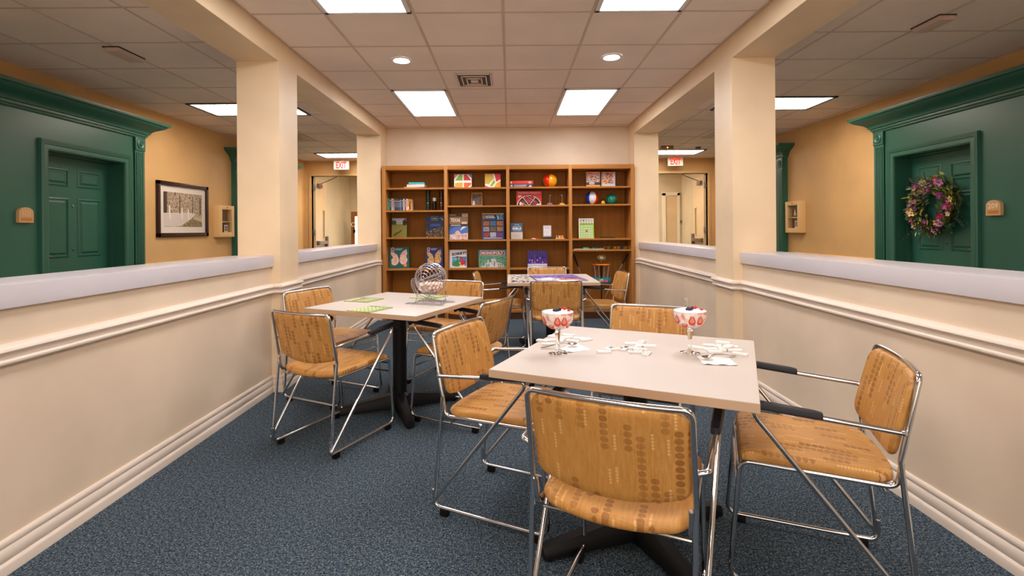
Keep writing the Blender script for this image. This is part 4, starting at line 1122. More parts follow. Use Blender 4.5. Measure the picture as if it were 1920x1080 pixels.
IY = 6.86
def slot(px0, px1, py, z, Y=IY):
    """width, height and centre of an item that stands on shelf height z between two photo columns"""
    a, c = at(px0, py, Y), at(px1, py, Y); return (a.x + c.x) / 2, c.x - a.x, (a.z + c.z) / 2 - z
def A1(x, y): return 700 + x * .14815, 300 + y * .14815
def A2(x, y): return 940 + x * .14815, 300 + y * .14815
def A3(x, y): return 700 + x * .14815, 440 + y * .14815
def A4(x, y): return 940 + x * .14815, 440 + y * .14815
def boxed(name, px0, px1, py, z, th, col, lab, cat, art, group=None, lean=0, yaw=0, Y=IY, side=None):
    x, w, h = slot(px0, px1, py, z, Y)
    t = thing(name, lab, cat, (x, Y + th / 2, z + abs(math.sin(R(lean))) * 0 + .0005), 0, group, rot=(R(-lean), 0, R(yaw)))
    b = MB(); b.box(-w / 2, w / 2, -th / 2, th / 2, 0, h, mat(col, .5)); 
    if side: b.box(-w / 2 + .002, w / 2 + .0006, -th / 2 + .003, th / 2 - .003, .003, h + .0006, mat(side, .7))
    b.build('body', t, smooth=False)
    if art: a = Art(w, h, -th / 2); art(a); a.build('cover', t)
    return t
Z1, Z2, Z3, Z4 = 0, 1, 2, 3
# bay 1, top shelf: loose stack of three books
z = SH[0][0]
for (x0, x1, y0, y1, c, n, yw) in ((385, 630, 330, 350, (214, 164, 120), 'bottom tan book of the small stack on the top left shelf', 4), (425, 650, 297, 328, (228, 222, 216), 'white book in the middle of the small top shelf stack', -3), (443, 640, 270, 296, (70, 176, 182), 'thin teal book on top of the small top shelf stack', 2)):
    x, w, _ = slot(*[A1(x0, 0)[0], A1(x1, 0)[0], A1(0, y0)[1]], z); h = (y1 - y0) * .14815 * IY / F + .001
    t = thing('book', n, 'book', (x, IY + .09, z), R(yw), 'books stacked on the top left shelf')
    b = MB(); b.box(-w / 2, w / 2, -.08, .08, 0, .002, mat(c, .5)); b.box(-w / 2, w / 2, -.08, .08, h - .002, h, mat(c, .5)); b.box(-w / 2, w / 2, -.081, -.079, 0, h, mat(c, .5)); b.build('cover', t, smooth=False)
    b = MB(); b.box(-w / 2 + .003, w / 2 - .003, -.078, .077, .002, h - .002, mat((236, 230, 218), .8)); b.build('pages', t, smooth=False)
    z += h
# bay 1 second shelf: row of books
z = SH[0][1]; random.seed(2)
cols = [((60, 140, 140), 'teal'), ((34, 40, 44), 'charcoal'), ((186, 184, 178), 'pale grey'), ((150, 150, 150), 'mid grey with orange top'), ((36, 34, 40), 'near-black'), ((56, 50, 92), 'purple'), ((40, 60, 104), 'navy'), ((60, 100, 150), 'blue'), ((28, 34, 60), 'midnight blue'), ((206, 200, 196), 'white'), ((120, 60, 40), 'brown'), ((226, 208, 200), 'pinkish white'), ((226, 142, 44), 'thick orange')]
wd = [22, 20, 22, 18, 20, 22, 20, 20, 20, 18, 18, 20, 50]; x = 184
for (c, nm), w0 in zip(cols, wd):
    hh = random.choice((488, 494, 499, 492)); xa, xb = A1(x, 0)[0], A1(x + w0 - 1, 0)[0]; x += w0 + 1
    def sp(a, c=c, nm=nm):
        lt = (236, 230, 214) if sum(c) < 330 else (70, 60, 60)
        a.rect(.2, .80, .8, .86, lt).rect(.3, .30, .7, .72, tuple(int((q + r_) / 2) for q, r_ in zip(c, lt)))
        if 'orange top' in nm: a.rect(0, .88, 1, 1, (220, 110, 40))
        if 'thick' in nm: a.poly([(.35, .1), (.75, .15), (.6, .55), (.85, .85), (.45, .7)], (60, 30, 20)).ell(.2, .25, .14, .12, (240, 230, 210))
    boxed('paperback', xa, xb, A1(0, hh)[1], z, .12, c, '%s spined book in the row on the left second shelf' % nm, 'book', sp, 'small books in a row on the second shelf', side=(226, 218, 204))
# bottles
def flask(px0, px1, py, z, col, cap, lab, name='drink_flask', Y=IY + .03):
    x, w, h = slot(px0, px1, py, z, Y); r = w / 2
    t = thing(name, lab, 'bottle', (x, Y + r, z), 0)
    if cap is None:
        b = MB(); b.lathe([(.001, 0), (r * .96, 0), (r, .006), (r, h * .92)], mat(col, .25), n=24); b.build('body', t)
        b = MB(); b.lathe([(r, h * .92), (r * 1.01, h * .93), (r * 1.01, h * .985), (r * .9, h), (.001, h)], mat(tuple(int(c * .6) for c in col), .35), n=24); b.build('lid', t)
        a = Art(w * .4, h * .5, -r - .0005, oz=h * .2); a.ell(.5, .35, .2, .06, (210, 210, 200)).ell(.5, .12, .12, .04, (200, 200, 190)).rect(.3, .86, .7, .9, (160, 160, 150)); a.build('markings', t)
    else:
        b = MB(); b.lathe([(.001, 0), (r * .9, 0), (r, .006), (r, h * .72), (r * .75, h * .78)], glass('green_bottle_glass', col, .05), n=24); b.build('body', t)
        b = MB(); b.lathe([(.001, .003), (r * .85, .003), (r * .93, h * .70), (.001, h * .70)], mat(tuple(int(c * .7) for c in col), .4), n=20); b.build('liquid', t)
        b = MB(); b.lathe([(r * .78, h * .76), (r * .8, h), (.001, h)], mat(cap, .35), n=24); b.build('lid', t)
z = SH[0][1]
flask(A1(660, 0)[0], A1(716, 0)[0], A1(0, 386)[1], z, (14, 40, 40), None, 'tall dark green cylinder on the left second shelf')
flask(A1(742, 0)[0], A1(796, 0)[0], A1(0, 478)[1], z, (104, 112, 34), (236, 232, 226), 'short olive bottle with a white cap between two tall cylinders', 'lotion_bottle')
flask(A1(826, 0)[0], A1(886, 0)[0], A1(0, 384)[1], z, (60, 22, 14), None, 'tall dark red-brown cylinder on the left second shelf')
# bay 1 third shelf
z = SH[0][2]
field = picture('crowd_lights', [(20, 16, 12), (48, 36, 20), (30, 22, 14), (200, 170, 120), (30, 22, 14)], 90, (1, 1, 1), 2, hard=True)
def golf(a):
    a.rect(0, 0, 1, .66, (124, 118, 50)).rect(0, .66, 1, 1, (86, 92, 84)).rect(.05, .84, .85, .96, (170, 176, 188))
    a.rect(0, .64, 1, .80, (40, 50, 30)).ell(.16, .76, .14, .10, (56, 66, 40)).ell(.85, .74, .16, .14, (24, 28, 20)).rect(.3, .66, .72, .86, (190, 186, 184))
    for k in range(5): a.ell(.34 + k * .08, .74, .03, .07, (150, 150, 146))
    a.poly([(.08, .1), (.25, .22), (.5, .3), (.72, .44), (.62, .28), (.35, .14), (.2, .05)], (70, 62, 26)).poly([(.82, .92), (.98, .8), (.98, .98)], (190, 50, 50))
boxed('picture_book', A1(228, 0)[0], A1(425, 0)[0], A1(0, 730)[1], z, .03, (60, 92, 44), 'olive cover book with a golf course photo and green spine', 'book', golf, None, lean=3, yaw=-6)
def stadium(a):
    a.rect(0, 0, 1, 1, (20, 26, 74)).poly([(0, .60), (.3, .64), (.7, .60), (1, .66), (1, .45), (0, .45)], (14, 14, 34)).poly([(.2, .50), (.85, .50), (.8, .62), (.3, .62)], (30, 70, 150))
    a.poly([(0, 0), (1, 0), (1, .48), (.6, .42), (0, .25)], field).rect(.30, .78, .68, .96, (30, 50, 60))
    for (p, q, r_, s_) in ((.30, .78, .68, .79), (.30, .95, .68, .96), (.30, .78, .31, .96), (.67, .78, .68, .96)): a.rect(p, q, r_, s_, (190, 200, 200))
    a.rect(.36, .85, .62, .89, (170, 190, 190)).ell(.85, .88, .1, .03, (90, 130, 200)).ell(.93, .82, .04, .03, (220, 230, 240))
boxed('picture_book', A1(662, 0)[0], A1(888, 0)[0], A1(0, 706)[1], z, .03, (18, 22, 60), 'dark blue book with a stadium of lights on its cover', 'book', stadium, None, lean=3)
# bay 1 fourth shelf: butterfly puzzles
z = SH[0][3]
def butterfly(base, wing):
    def f(a):
        a.rect(0, 0, 1, 1, base)
        a.poly([(.48, .42), (.40, .62), (.22, .76), (.06, .78), (.10, .62), (.20, .50), (.10, .42), (.12, .18), (.28, .12), (.42, .20), (.50, .36)], wing)
        a.poly([(.52, .42), (.56, .66), (.70, .82), (.86, .90), (.90, .70), (.84, .56), (.92, .40), (.84, .22), (.66, .16), (.56, .24), (.50, .36)], wing)
        for (x, zz, r_) in ((.24, .66, .06), (.74, .72, .07), (.28, .30, .07), (.72, .34, .07)): a.ell(x, zz, r_, r_, (206, 150, 170)); a.ell(x, zz, r_ * .5, r_ * .5, (240, 214, 190))
        a.ell(.5, .42, .02, .16, (90, 50, 40)).ell(.17, .90, .085, .085, (230, 226, 220)).ell(.17, .90, .06, .06, (130, 60, 130)).rect(.09, .80, .25, .84, (230, 160, 50))
        a.rect(.30, .90, .66, .935, (180, 200, 200)).rect(.32, .85, .58, .88, (140, 180, 180))
    return f
boxed('puzzle_box', A3(200, 0)[0], A3(452, 0)[0], A3(0, 160)[1], z, .05, (14, 78, 76), 'teal puzzle box with a pink butterfly on the lower left shelf', 'puzzle box', lambda a: (butterfly((16, 92, 88), picture('butterfly_pink', [(220, 160, 130), (240, 206, 190), (180, 120, 110)], 30))(a), a.ell(.80, .14, .08, .08, (240, 130, 60))), None, lean=3)
boxed('puzzle_box', A3(660, 0)[0], A3(880, 0)[0], A3(0, 158)[1], z, .05, (28, 32, 96), 'navy puzzle box with a brown and gold butterfly, behind the bingo cage', 'puzzle box', butterfly((34, 40, 116), picture('butterfly_gold', [(80, 56, 30), (190, 140, 70), (230, 190, 120), (90, 60, 30)], 40)), None, lean=3)
# bay 2
z = SH[1][0]
def geo1(a):
    a.rect(0, 0, 1, 1, (240, 234, 226)).poly([(.04, .54), (.48, .54), (.48, .97), (.30, .97)], (120, 176, 40)).poly([(.55, .55), (.98, .55), (.75, .97), (.55, .97)], (200, 34, 40)).poly([(.04, .05), (.04, .36), (.48, .40), (.48, .06), (.26, .03)], (240, 160, 50)).poly([(.56, .06), (.56, .38), (.98, .38), (.98, .26), (.78, .03)], (232, 96, 34))
    a.poly([(.0, .64), (.0, .98), (.22, .98)], (210, 110, 150)).poly([(1, .70), (1, .98), (.80, .98)], (40, 110, 170)).poly([(.0, .0), (.2, .0), (.0, .14)], (60, 160, 180)).poly([(1, 0), (.84, 0), (1, .16)], (232, 96, 34))
def geo2(a):
    a.rect(0, 0, 1, 1, (240, 234, 226)).poly([(.0, .30), (.0, 1), (.48, 1), (.60, .70), (.24, .24)], (206, 170, 60)).poly([(.60, 1), (1, 1), (1, .62), (.72, .42)], (214, 30, 70)).poly([(.30, .14), (.58, .60), (.66, .38), (.44, .08)], (140, 180, 50)).poly([(.56, .0), (1, .0), (1, .50), (.72, .30)], (240, 170, 50)).poly([(0, 0), (.36, 0), (.0, .20)], (220, 100, 140))
GG = 'colourful square games on the top shelf'
boxed('game_box', A1(1022, 0)[0], A1(1243, 0)[0], A1(0, 181)[1], z, .06, (230, 224, 218), 'white square game box crossed into green, red, yellow and orange quarters', 'game box', geo1, GG)
boxed('game_box', A1(1410, 0)[0], A1(1608, 0)[0], A1(0, 175)[1], z, .06, (230, 224, 218), 'white square game box with mustard and crimson slanting shapes', 'game box', geo2, GG, yaw=4)
z = SH[1][1]
x, w, h = slot(A1(1238, 0)[0], A1(1376, 0)[0], A1(0, 412)[1], z)
t = thing('framed_photo', 'small dark photo frame with a gold edge, alone on its shelf', 'photo frame', (x, IY + .02, z + .0005), 0, None, rot=(R(-6), 0, 0))
gf = mat((176, 120, 60), .35, .5); b = MB()
for (a0, a1, c0, c1) in ((-w / 2, w / 2, h - .012, h), (-w / 2, w / 2, 0, .010), (-w / 2, -w / 2 + .010, 0, h), (w / 2 - .010, w / 2, 0, h)): b.box(a0, a1, -.01, .006, c0, c1, gf, b=.002)
b.build('frame', t); a = Art(w - .02, h - .02, -.002, oz=.01); a.rect(0, 0, 1, 1, picture('old_photo', [(40, 28, 24), (84, 60, 48), (120, 90, 74)], 22)); a.poly([(.05, .02), (.3, .02), (.28, .34), (.1, .40)], (196, 196, 204)); a.ell(.55, .4, .2, .2, (96, 70, 58)); a.build('photo', t)
z = SH[1][2]
def texas(a):
    a.rect(0, 0, 1, 1, (150, 106, 70)).rect(0, .88, .66, 1, (30, 20, 16)).rect(.02, .93, .36, .96, (200, 150, 60)).rect(.70, .89, .98, 1, (206, 186, 160)).rect(.74, .93, .94, .96, (130, 100, 80))
    a.text('TEXAS', .06, .68, .58, .82, (240, 230, 214), .03).rect(.66, .60, .94, .68, (220, 200, 176)).rect(0, .50, 1, .60, (56, 40, 34)).rect(.08, .53, .60, .57, (190, 176, 160))
    a.rect(0, 0, 1, .50, (70, 110, 180)).poly([(0, .36), (.3, .50), (0, .50)], (40, 80, 160)).poly([(.55, .34), (.95, .50), (.7, .50)], (214, 224, 236))
    a.poly([(0, .0), (1, 0), (1, .26), (.62, .22), (.50, .34), (.38, .34), (.26, .22), (0, .18)], picture('desert_rock', [(150, 110, 110), (200, 160, 150), (226, 200, 190), (120, 90, 90)], 26)).poly([(0, .20), (.05, .20), (.45, .02), (.30, .0)], (214, 206, 214))
boxed('picture_book', A1(960, 0)[0], A1(1197, 0)[0], A1(0, 678)[1], z, .02, (60, 60, 90), 'book titled TEXAS with desert peaks under a blue sky', 'book', texas, None, lean=3)
def natgeo(a):
    a.rect(0, 0, 1, 1, (20, 70, 150)).rect(.03, .02, .97, .95, (12, 16, 26)).rect(0, .965, 1, 1, (220, 170, 60))
    for (p, q, r_, s_) in ((.05, .80, .14, .92),): a.rect(p, q, r_, s_, (226, 170, 40)).rect(p + .02, q + .015, r_ - .02, s_ - .015, (12, 16, 26))
    a.text('NATIONAL', .17, .87, .56, .915, (235, 235, 240), .03).text('GEOGRAPHIC', .17, .81, .60, .855, (235, 235, 240), .03).rect(.05, .74, .62, .78, (30, 60, 120))
    tiles = [((230, 110, 40), (70, 30, 20)), ((60, 140, 200), (20, 40, 60)), ((220, 130, 50), (90, 40, 20)), ((200, 190, 190), (60, 60, 80)), ((150, 120, 80), (40, 30, 30)), ((210, 140, 60), (60, 80, 90)), ((200, 70, 30), (30, 30, 90)), ((60, 90, 150), (210, 210, 220)), ((140, 70, 170), (50, 30, 60))]
    for k, (c1, c2) in enumerate(tiles):
        i, j = k % 3, k // 3; a.rect(.05 + i * .315, .52 - j * .215, .33 + i * .315, .70 - j * .215, picture('tile_photo', [(12, 14, 24), c2, tuple(int(q * .8) for q in c1), c2, tuple(min(255, q + 20) for q in c1), (16, 16, 24)], 60, (1, 1, 2), 5))
    a.rect(.68, .76, .95, .94, picture('tile_photo', [(10, 30, 60), (40, 110, 160), (200, 220, 220)], 30)); a.rect(.06, .035, .94, .065, (190, 190, 200))
boxed('puzzle_box', A1(1376, 0)[0], A1(1652, 0)[0], A1(0, 675)[1], z, .07, (14, 18, 40), 'tall black and blue puzzle box covered with small landscape photos', 'puzzle box', natgeo, None, yaw=-2)
z = SH[1][3]
def sorry(a):
    a.rect(0, 0, 1, 1, (222, 214, 220)).rect(.06, .05, 1, .98, (236, 232, 236)).rect(.16, .10, .98, .62, (70, 130, 200)).poly([(.3, .5), (.5, .62), (.6, .5), (.4, .4)], (230, 230, 240)).poly([(.16, .36), (.4, .4), (.3, .62), (.16, .62)], (110, 170, 220)).poly([(.6, .1), (.9, .1), (.8, .3), (.55, .3)], (240, 200, 120))
    a.poly([(.14, .24), (.20, .12), (.36, .06), (.58, .08), (.62, .18), (.54, .28), (.50, .44), (.54, .56), (.52, .64), (.42, .66), (.38, .58), (.42, .48), (.36, .34)], (60, 140, 60))
    a.poly([(.62, .20), (.72, .14), (.92, .22), (.97, .32), (.92, .38), (.80, .42), (.74, .56), (.66, .64), (.58, .60), (.60, .52), (.68, .44), (.66, .30)], (200, 44, 40))
    a.text('SORRY!', .14, .66, .97, .82, (16, 14, 16), .05, slant=.10)
boxed('board_game_box', A3(962, 0)[0], A3(1180, 0)[0], A3(0, 192)[1], z, .05, (214, 206, 212), 'white board game box with one green and one red pawn under its title', 'board game box', sorry, None)
def mono(a):
    a.rect(0, 0, 1, 1, picture('money_green', [(60, 140, 110), (120, 180, 150), (40, 110, 84), (180, 210, 190)], 26, (1, 1, 2), 4)).poly([(0, .55), (0, 1), (1, 1), (1, .6), (.95, .9), (.05, .9)], (60, 150, 190)).rect(.06, .70, .92, .95, (236, 226, 220)).rect(.075, .72, .905, .93, (176, 34, 34))
    a.text('MONOPOLY', .10, .75, .88, .90, (244, 238, 232), .045).poly([(.04, .02), (.96, .02), (.80, .10), (.16, .10)], (214, 206, 196))
    sg = picture('silver_pieces', [(90, 96, 100), (170, 176, 180), (226, 228, 230), (70, 76, 84)], 60)
    a.poly([(.22, .06), (.22, .24), (.30, .26), (.31, .44), (.36, .44), (.37, .28), (.44, .30), (.45, .50), (.62, .50), (.63, .30), (.78, .26), (.88, .18), (.90, .08), (.80, .05)], sg).ell(.74, .12, .06, .09, (90, 96, 100)).ell(.74, .12, .035, .055, (206, 210, 214)).ell(.30, .10, .05, .07, (80, 86, 90)).ell(.30, .10, .028, .04, (206, 210, 214))
    a.line(.44, .30, .44, .08, .012, (230, 232, 234)).line(.56, .34, .56, .08, .012, (80, 90, 96))
boxed('board_game_box', A3(1332, 0)[0], A3(1688, 0)[0], A3(0, 192)[1], z, .05, (60, 140, 160), 'wide green board game box with a red title banner', 'board game box', mono, None)
# bay 3
z = SH[2][0]
for (y0, y1, c, lab, tx) in ((298, 341, (44, 54, 96), 'flat navy game box under the red one on the top shelf', 1), (254, 297, (206, 54, 34), 'flat red game box lying on the navy one', 0)):
    x, w, _ = slot(A2(107, 0)[0], A2(402 - 8 * tx, 0)[0], A2(0, y0)[1], z); h = (y1 - y0) * .14815 * IY / F
    t = thing('game_box', lab, 'game box', (x, IY + .10, z), 0, 'flat game boxes stacked on the top shelf')
    b = MB(); b.box(-w / 2, w / 2, -.10, .10, 0, h, mat(c, .45), b=.001); b.build('body', t)
    a = Art(w, h, -.10)
    if tx: a.rect(.03, .3, .12, .8, (210, 214, 222)).rect(.18, .55, .74, .75, (190, 196, 214)).rect(.18, .25, .70, .42, (150, 160, 190)).poly([(.82, .2), (.9, .8), (.98, .2)], (200, 206, 220))
    else: a.rect(.02, .5, .98, .6, (232, 110, 60)).ell(.06, .5, .03, .3, (230, 210, 200)).ell(.86, .5, .06, .3, (236, 180, 170))
    a.build('printed_side', t); z += h
def beach(px, py, r_px, zs, cols_, lab, rot, name='beach_ball', valve=True, Y=6.92):
    c = at(px, py, Y); r = r_px * Y / F
    t = thing(name, lab, 'ball', (c.x, Y, zs + r), 0, None, rot=rot)
    b = MB(); b.ball((0, 0, 0), r, cols_[0], 36, 18, split=cols_ if len(cols_) > 1 else None); b.build('shell', t)
    if valve: b = MB(); b.lathe([(r * .16, 0), (r * .16, .0015), (.0005, .0015)], mat((236, 232, 226), .3), (0, 0, r - .001), 14); b.build('cap', t)
    return r
P_ = lambda c: mat(c, .16, 0, 'shiny_vinyl')
rd_, yl, wt, bu = P_((226, 42, 20)), P_((244, 160, 20)), P_((226, 226, 232)), P_((30, 60, 170))
beach(*A2(617, 254), 88 * .14815, SH[2][0], [rd_, yl, P_((250, 190, 60)), rd_, yl, P_((250, 190, 60))], 'red and yellow striped beach ball on the top shelf', (R(-8), R(10), R(16)))
z = SH[2][1]
def chess(a):
    a.rect(0, 0, 1, 1, (206, 28, 30)).text('Chess/Checkers & Backgammon', .07, .82, .95, .92, (246, 220, 210), .02)
    a.rect(.07, .62, .20, .70, (236, 190, 180)).rect(.07, .54, .16, .59, (230, 170, 160))
    a.ell(.5, .0, .475, .70, (240, 224, 214), 28, 0, PI).ell(.5, .0, .45, .665, (30, 16, 18), 28, 0, PI)
    for (x, q) in ((.25, .2), (.5, .38), (.75, .2), (.62, .55), (.38, .52)): a.poly([(x - .11, q), (x, q + .16), (x + .11, q), (x, q - .16)], (150, 24, 36))
    a.line(.25, .58, .5, .0, .006, (240, 230, 220)).line(.75, .56, .5, .0, .006, (240, 230, 220)).line(.42, .66, .74, .26, .004, (220, 180, 170)).line(.20, .18, .45, .0, .004, (240, 230, 220))
    a.ell(.5, .30, .10, .12, (180, 40, 50)).ell(.16, .12, .04, .14, (236, 226, 220)).ell(.24, .08, .03, .10, (210, 190, 186)).ell(.86, .06, .09, .06, (210, 210, 230)).ell(.72, .14, .10, .10, (130, 26, 50))
boxed('board_game_box', A2(190, 0)[0], A2(509, 0)[0], A2(0, 394)[1], z, .045, (190, 24, 26), 'bright red chess and backgammon box with a round board picture', 'board game box', chess, None)
for (cx, c, lab, dx) in ((614, (150, 110, 190), 'purple-based toy with an upright rod and orange knobs', .012), (768, (226, 196, 110), 'yellow-based toy with an upright rod and orange knobs', -.012)):
    p = at(*A2(cx, 500), 6.90); t = thing('ring_toss_toy', lab, 'toy', (p.x, 6.90, z), 0, 'small rod toys on the second shelf')
    b = MB(); vs = []
    n = 24; pts = [((.055 + .008 * math.cos(6 * 2 * PI * k / n)) * math.cos(2 * PI * k / n), (.055 + .008 * math.cos(6 * 2 * PI * k / n)) * math.sin(2 * PI * k / n)) for k in range(n)]
    b.poly(pts, 0, .012, mat(c, .35)); b.lathe([(.04, .012), (.03, .024), (.006, .03)], mat(c, .35), n=20); b.build('base', t)
    for k in range(6): a = k * PI / 3; b = MB(); b.ball((.026 * math.cos(a), .026 * math.sin(a), .026), .009, mat((240, 140, 30), .3), 10, 6); b.build('knob', t)
    b = MB(); b.tube([(0, 0, .02), (0, 0, .135), (dx * .4, 0, .142)], .0028, mat((206, 180, 190), .3), 6); b.box(min(0, dx) - .004, max(0, dx) + .004, -.004, .004, .137, .145, mat((226, 214, 220), .3)); b.build('rod', t)
z = SH[2][2]
def bible(a):
    a.rect(0, 0, 1, .44, (206, 196, 184)).rect(0, .44, 1, 1, (34, 92, 132)).rect(.3, .90, .72, .925, (190, 206, 214)).text('LARGE PRINT', .16, .76, .88, .825, (210, 214, 130), .02).text('BIBLE', .15, .59, .90, .73, (236, 232, 226), .035).text('WORD SEARCH', .17, .50, .88, .55, (200, 216, 224), .02)
    for i in range(6): a.line(.06, .06 + i * .06, .94, .06 + i * .06, .002, (170, 160, 150))
    a.ell(.5, .2, .25, .1, (190, 180, 168))
boxed('word_search_book', A2(120, 0)[0], A2(268, 0)[0], A2(0, 798)[1], z, .012, (180, 170, 160), 'blue and grey book whose cover reads BIBLE in white', 'book', bible, None, lean=6)
p = at(*A2(420, 985), 6.88)
for i in range(5):
    b = MB(); cc = [(214, 44, 36), (236, 226, 220), (206, 60, 50), (240, 232, 226), (200, 40, 40)][i]
    b.box(-.032, .032, -.022, .022, 0, .007, mat(cc, .4), b=.001); a_ = b.build('playing_card_deck'); a_.location = (p.x + (-.03, .02, .0, .035, -.01)[i], 6.88 + (.0, .01, -.0, .03, .0)[i], z + (.0, .0, .0075, .0, .015)[i]); 
    a_.location = (p.x + (-.045, .0, .045, -.02, .022)[i] * 1.0, 6.885, z + (0 if i < 3 else .0075)); a_.scale = (.62, 1, 1); a_.rotation_euler = (0, 0, R((4, -3, 5, 2, -4)[i]))
    tag(a_, ['leftmost red card pack of the small flat pile', 'white pack at the middle bottom of the flat card pile', 'rightmost red card pack of the small flat pile', 'upper left white card pack on the flat pile', 'upper right red card pack on the flat pile'][i], 'card pack', 'small packs beside the white stand')
x, w, h = slot(A2(530, 0)[0], A2(632, 0)[0], A2(0, 828)[1], z)
t = thing('flip_calendar', 'white dotted card standing in a dark tray on the third shelf', 'calendar', (x, 6.88, z))
b = MB(); b.box(-w / 2 - .004, w / 2 + .018, -.03, .03, 0, .034, mat((34, 40, 50), .45), b=.003); b.build('tray', t)
b = MB(); b.box(-w / 2, w / 2, -.008, .008, .02, h, mat((206, 204, 210), .4), b=.002); b.build('card', t)
a = Art(w, h, -.0082); a.rect(.1, .28, .9, .92, (232, 230, 234)).rect(.16, .80, .8, .83, (90, 90, 100))
random.seed(8)
for i in range(6):
    for j in range(7):
        if random.random() < .8: a.ell(.2 + i * .11, .36 + j * .055, .02, .012, (90, 92, 104), 6)
a.build('print', t)
p = at(*A2(740, 985), 6.88)
t = thing('wooden_tray', 'small pale wooden tray holding coloured blocks', 'tray', (p.x, 6.88, z))
b = MB(); b.box(-.062, .062, -.03, .03, 0, .012, mat((222, 180, 130), .5), b=.002); b.build('base', t)
for i, (c, nm) in enumerate((((210, 150, 60), 'amber'), ((60, 70, 130), 'blue'), ((236, 200, 150), 'cream'), ((230, 140, 40), 'orange'), ((214, 110, 40), 'dark orange'), ((240, 190, 70), 'yellow'))):
    b = MB(); b.box(-.0075, .0075, -.02, .02, 0, .034, mat(c, .4), b=.001); o = b.build('wooden_block'); o.location = (p.x - .044 + i * .0165, 6.88, z + .012); tag(o, '%s block in the row on the small wooden tray' % nm, 'block', 'coloured blocks on the wooden tray')
# connect-the-discs game
z = SH[2][3]
x, w, h = slot(A4(340, 0)[0], A4(572, 0)[0], A4(0, 203)[1], z)
t = thing('four_in_a_row_game', 'blue upright grid game with red and yellow discs', 'game', (x, 6.88, z))
bm_ = mat((34, 36, 170), .3, 0, 'blue_plastic'); b = MB()
z0, z1 = .055, h; cw, chh = w / 7, (z1 - z0) / 6
for sy in (-.010, .010):
    for i in range(7):
        for j in range(6):
            cx, cz = -w / 2 + (i + .5) * cw, z0 + (j + .5) * chh; n = 16; r = min(cw, chh) * .36
            vs = []; 
            for q in range(n):
                a = 2 * PI * q / n; vs.append((cx + r * math.cos(a), sy, cz + r * math.sin(a)))
            for q in range(n):
                a = 2 * PI * q / n; m_ = max(abs(math.cos(a)), abs(math.sin(a))); vs.append((cx + cw / 2 * math.cos(a) / m_, sy, cz + chh / 2 * math.sin(a) / m_))
            b.add(vs, [(q, (q + 1) % n, n + (q + 1) % n, n + q) for q in range(n)], bm_)
b.box(-w / 2 - .006, -w / 2, -.012, .012, z0 - .004, z1 + .003, bm_); b.box(w / 2, w / 2 + .006, -.012, .012, z0 - .004, z1 + .003, bm_); b.box(-w / 2, w / 2, -.012, .012, z0 - .006, z0, bm_)
b.build('grid', t, smooth=False, fix=False)
b = MB(); lg = mat((196, 200, 220), .35); b.box(-w / 2 - .008, w / 2 + .008, -.035, .035, 0, .05, lg, b=.004); b.build('tray', t)
cell = {(0, 0): 'r', (1, 0): 'y', (2, 0): 'y', (3, 0): 'r', (4, 0): 'r', (5, 0): 'y', (6, 0): 'r', (0, 1): 'y', (1, 1): 'y', (2, 1): 'r', (3, 1): 'y', (4, 1): 'r', (5, 1): 'r', (6, 1): 'r', (2, 2): 'r', (4, 2): 'y', (2, 3): 'r'}
dp = {}; cn = ['first', 'second', 'third', 'fourth', 'fifth', 'sixth', 'last']; rn = ['bottom', 'second', 'third', 'fourth']
for (i, j), c in cell.items():
    if c not in dp: b = MB(); rr = min(cw, chh) * .44; b.lathe([(.0003, -.004), (rr, -.004), (rr, .004), (.0003, .004)], mat((214, 30, 26) if c == 'r' else (244, 204, 60), .3), n=18, T=Matrix.Rotation(PI / 2, 4, 'X')); o = b.build('game_disc'); dp[c] = o
    else: o = dp[c].copy(); COL.objects.link(o)
    o.location = (x - w / 2 + (i + .5) * cw, 6.88, z + z0 + (j + .5) * chh)
    tag(o, '%s disc in the %s column from the left, %s row, of the blue game' % ('red' if c == 'r' else 'yellow', cn[i], rn[j]), 'game disc', 'discs in the blue upright game')
# bay 4
z = SH[3][0]
GP = 'village jigsaw boxes on the top right shelf'
def village(a):
    a.rect(0, 0, 1, 1, picture('village', [(20, 16, 14), (110, 80, 60), (230, 200, 180), (40, 34, 30), (190, 70, 50), (20, 16, 14)], 46, (1, 1, 1.5), 4)).rect(0, .94, 1, 1, (226, 120, 50)).rect(0, 0, 1, .13, (240, 150, 40)).rect(.1, .78, .9, .9, (190, 110, 110)).rect(.0, .13, 1, .30, (44, 34, 34)).poly([(.2, .26), (.34, .42), (.6, .30), (.6, .16), (.24, .16)], (170, 166, 176))
def village2(a):
    a.rect(0, 0, 1, 1, (176, 180, 200)).rect(0, .2, .86, 1, picture('village_orange', [(20, 16, 30), (210, 100, 30), (236, 190, 140), (70, 30, 40), (110, 100, 160), (200, 90, 30)], 46, (1, 1, 1.2), 4)).poly([(.5, .7), (.68, .9), (.86, .7)], (200, 60, 40)).rect(0, 0, .5, .2, (206, 190, 180)).rect(.5, 0, 1, .2, (190, 194, 210))
    for k in range(5): a.line(.04 + k * .1, .02, .04 + k * .1, .18, .002, (150, 130, 120))
boxed('puzzle_box', A2(1074, 0)[0], A2(1248, 0)[0], A2(0, 150)[1], z, .06, (150, 70, 40), 'left village jigsaw box with orange top and bottom bands', 'puzzle box', village, GP, yaw=-2)
boxed('puzzle_box', A2(1268, 0)[0], A2(1440, 0)[0], A2(0, 150)[1], z, .06, (196, 200, 214), 'right village jigsaw box with pale grey edges', 'puzzle box', village2, GP, yaw=4)
z = SH[3][1]
beach(*A2(1146, 480), 84 * .14815, z, [bu, wt, rd_, bu, wt, rd_], 'blue, white and red striped beach ball', (R(-6), R(4), R(-2)))
p = at(*A2(1290, 530), 6.90)
t = thing('tape_measure_toy', 'small yellow rounded toy between the two balls', 'toy', (p.x, 6.90, z), R(15))
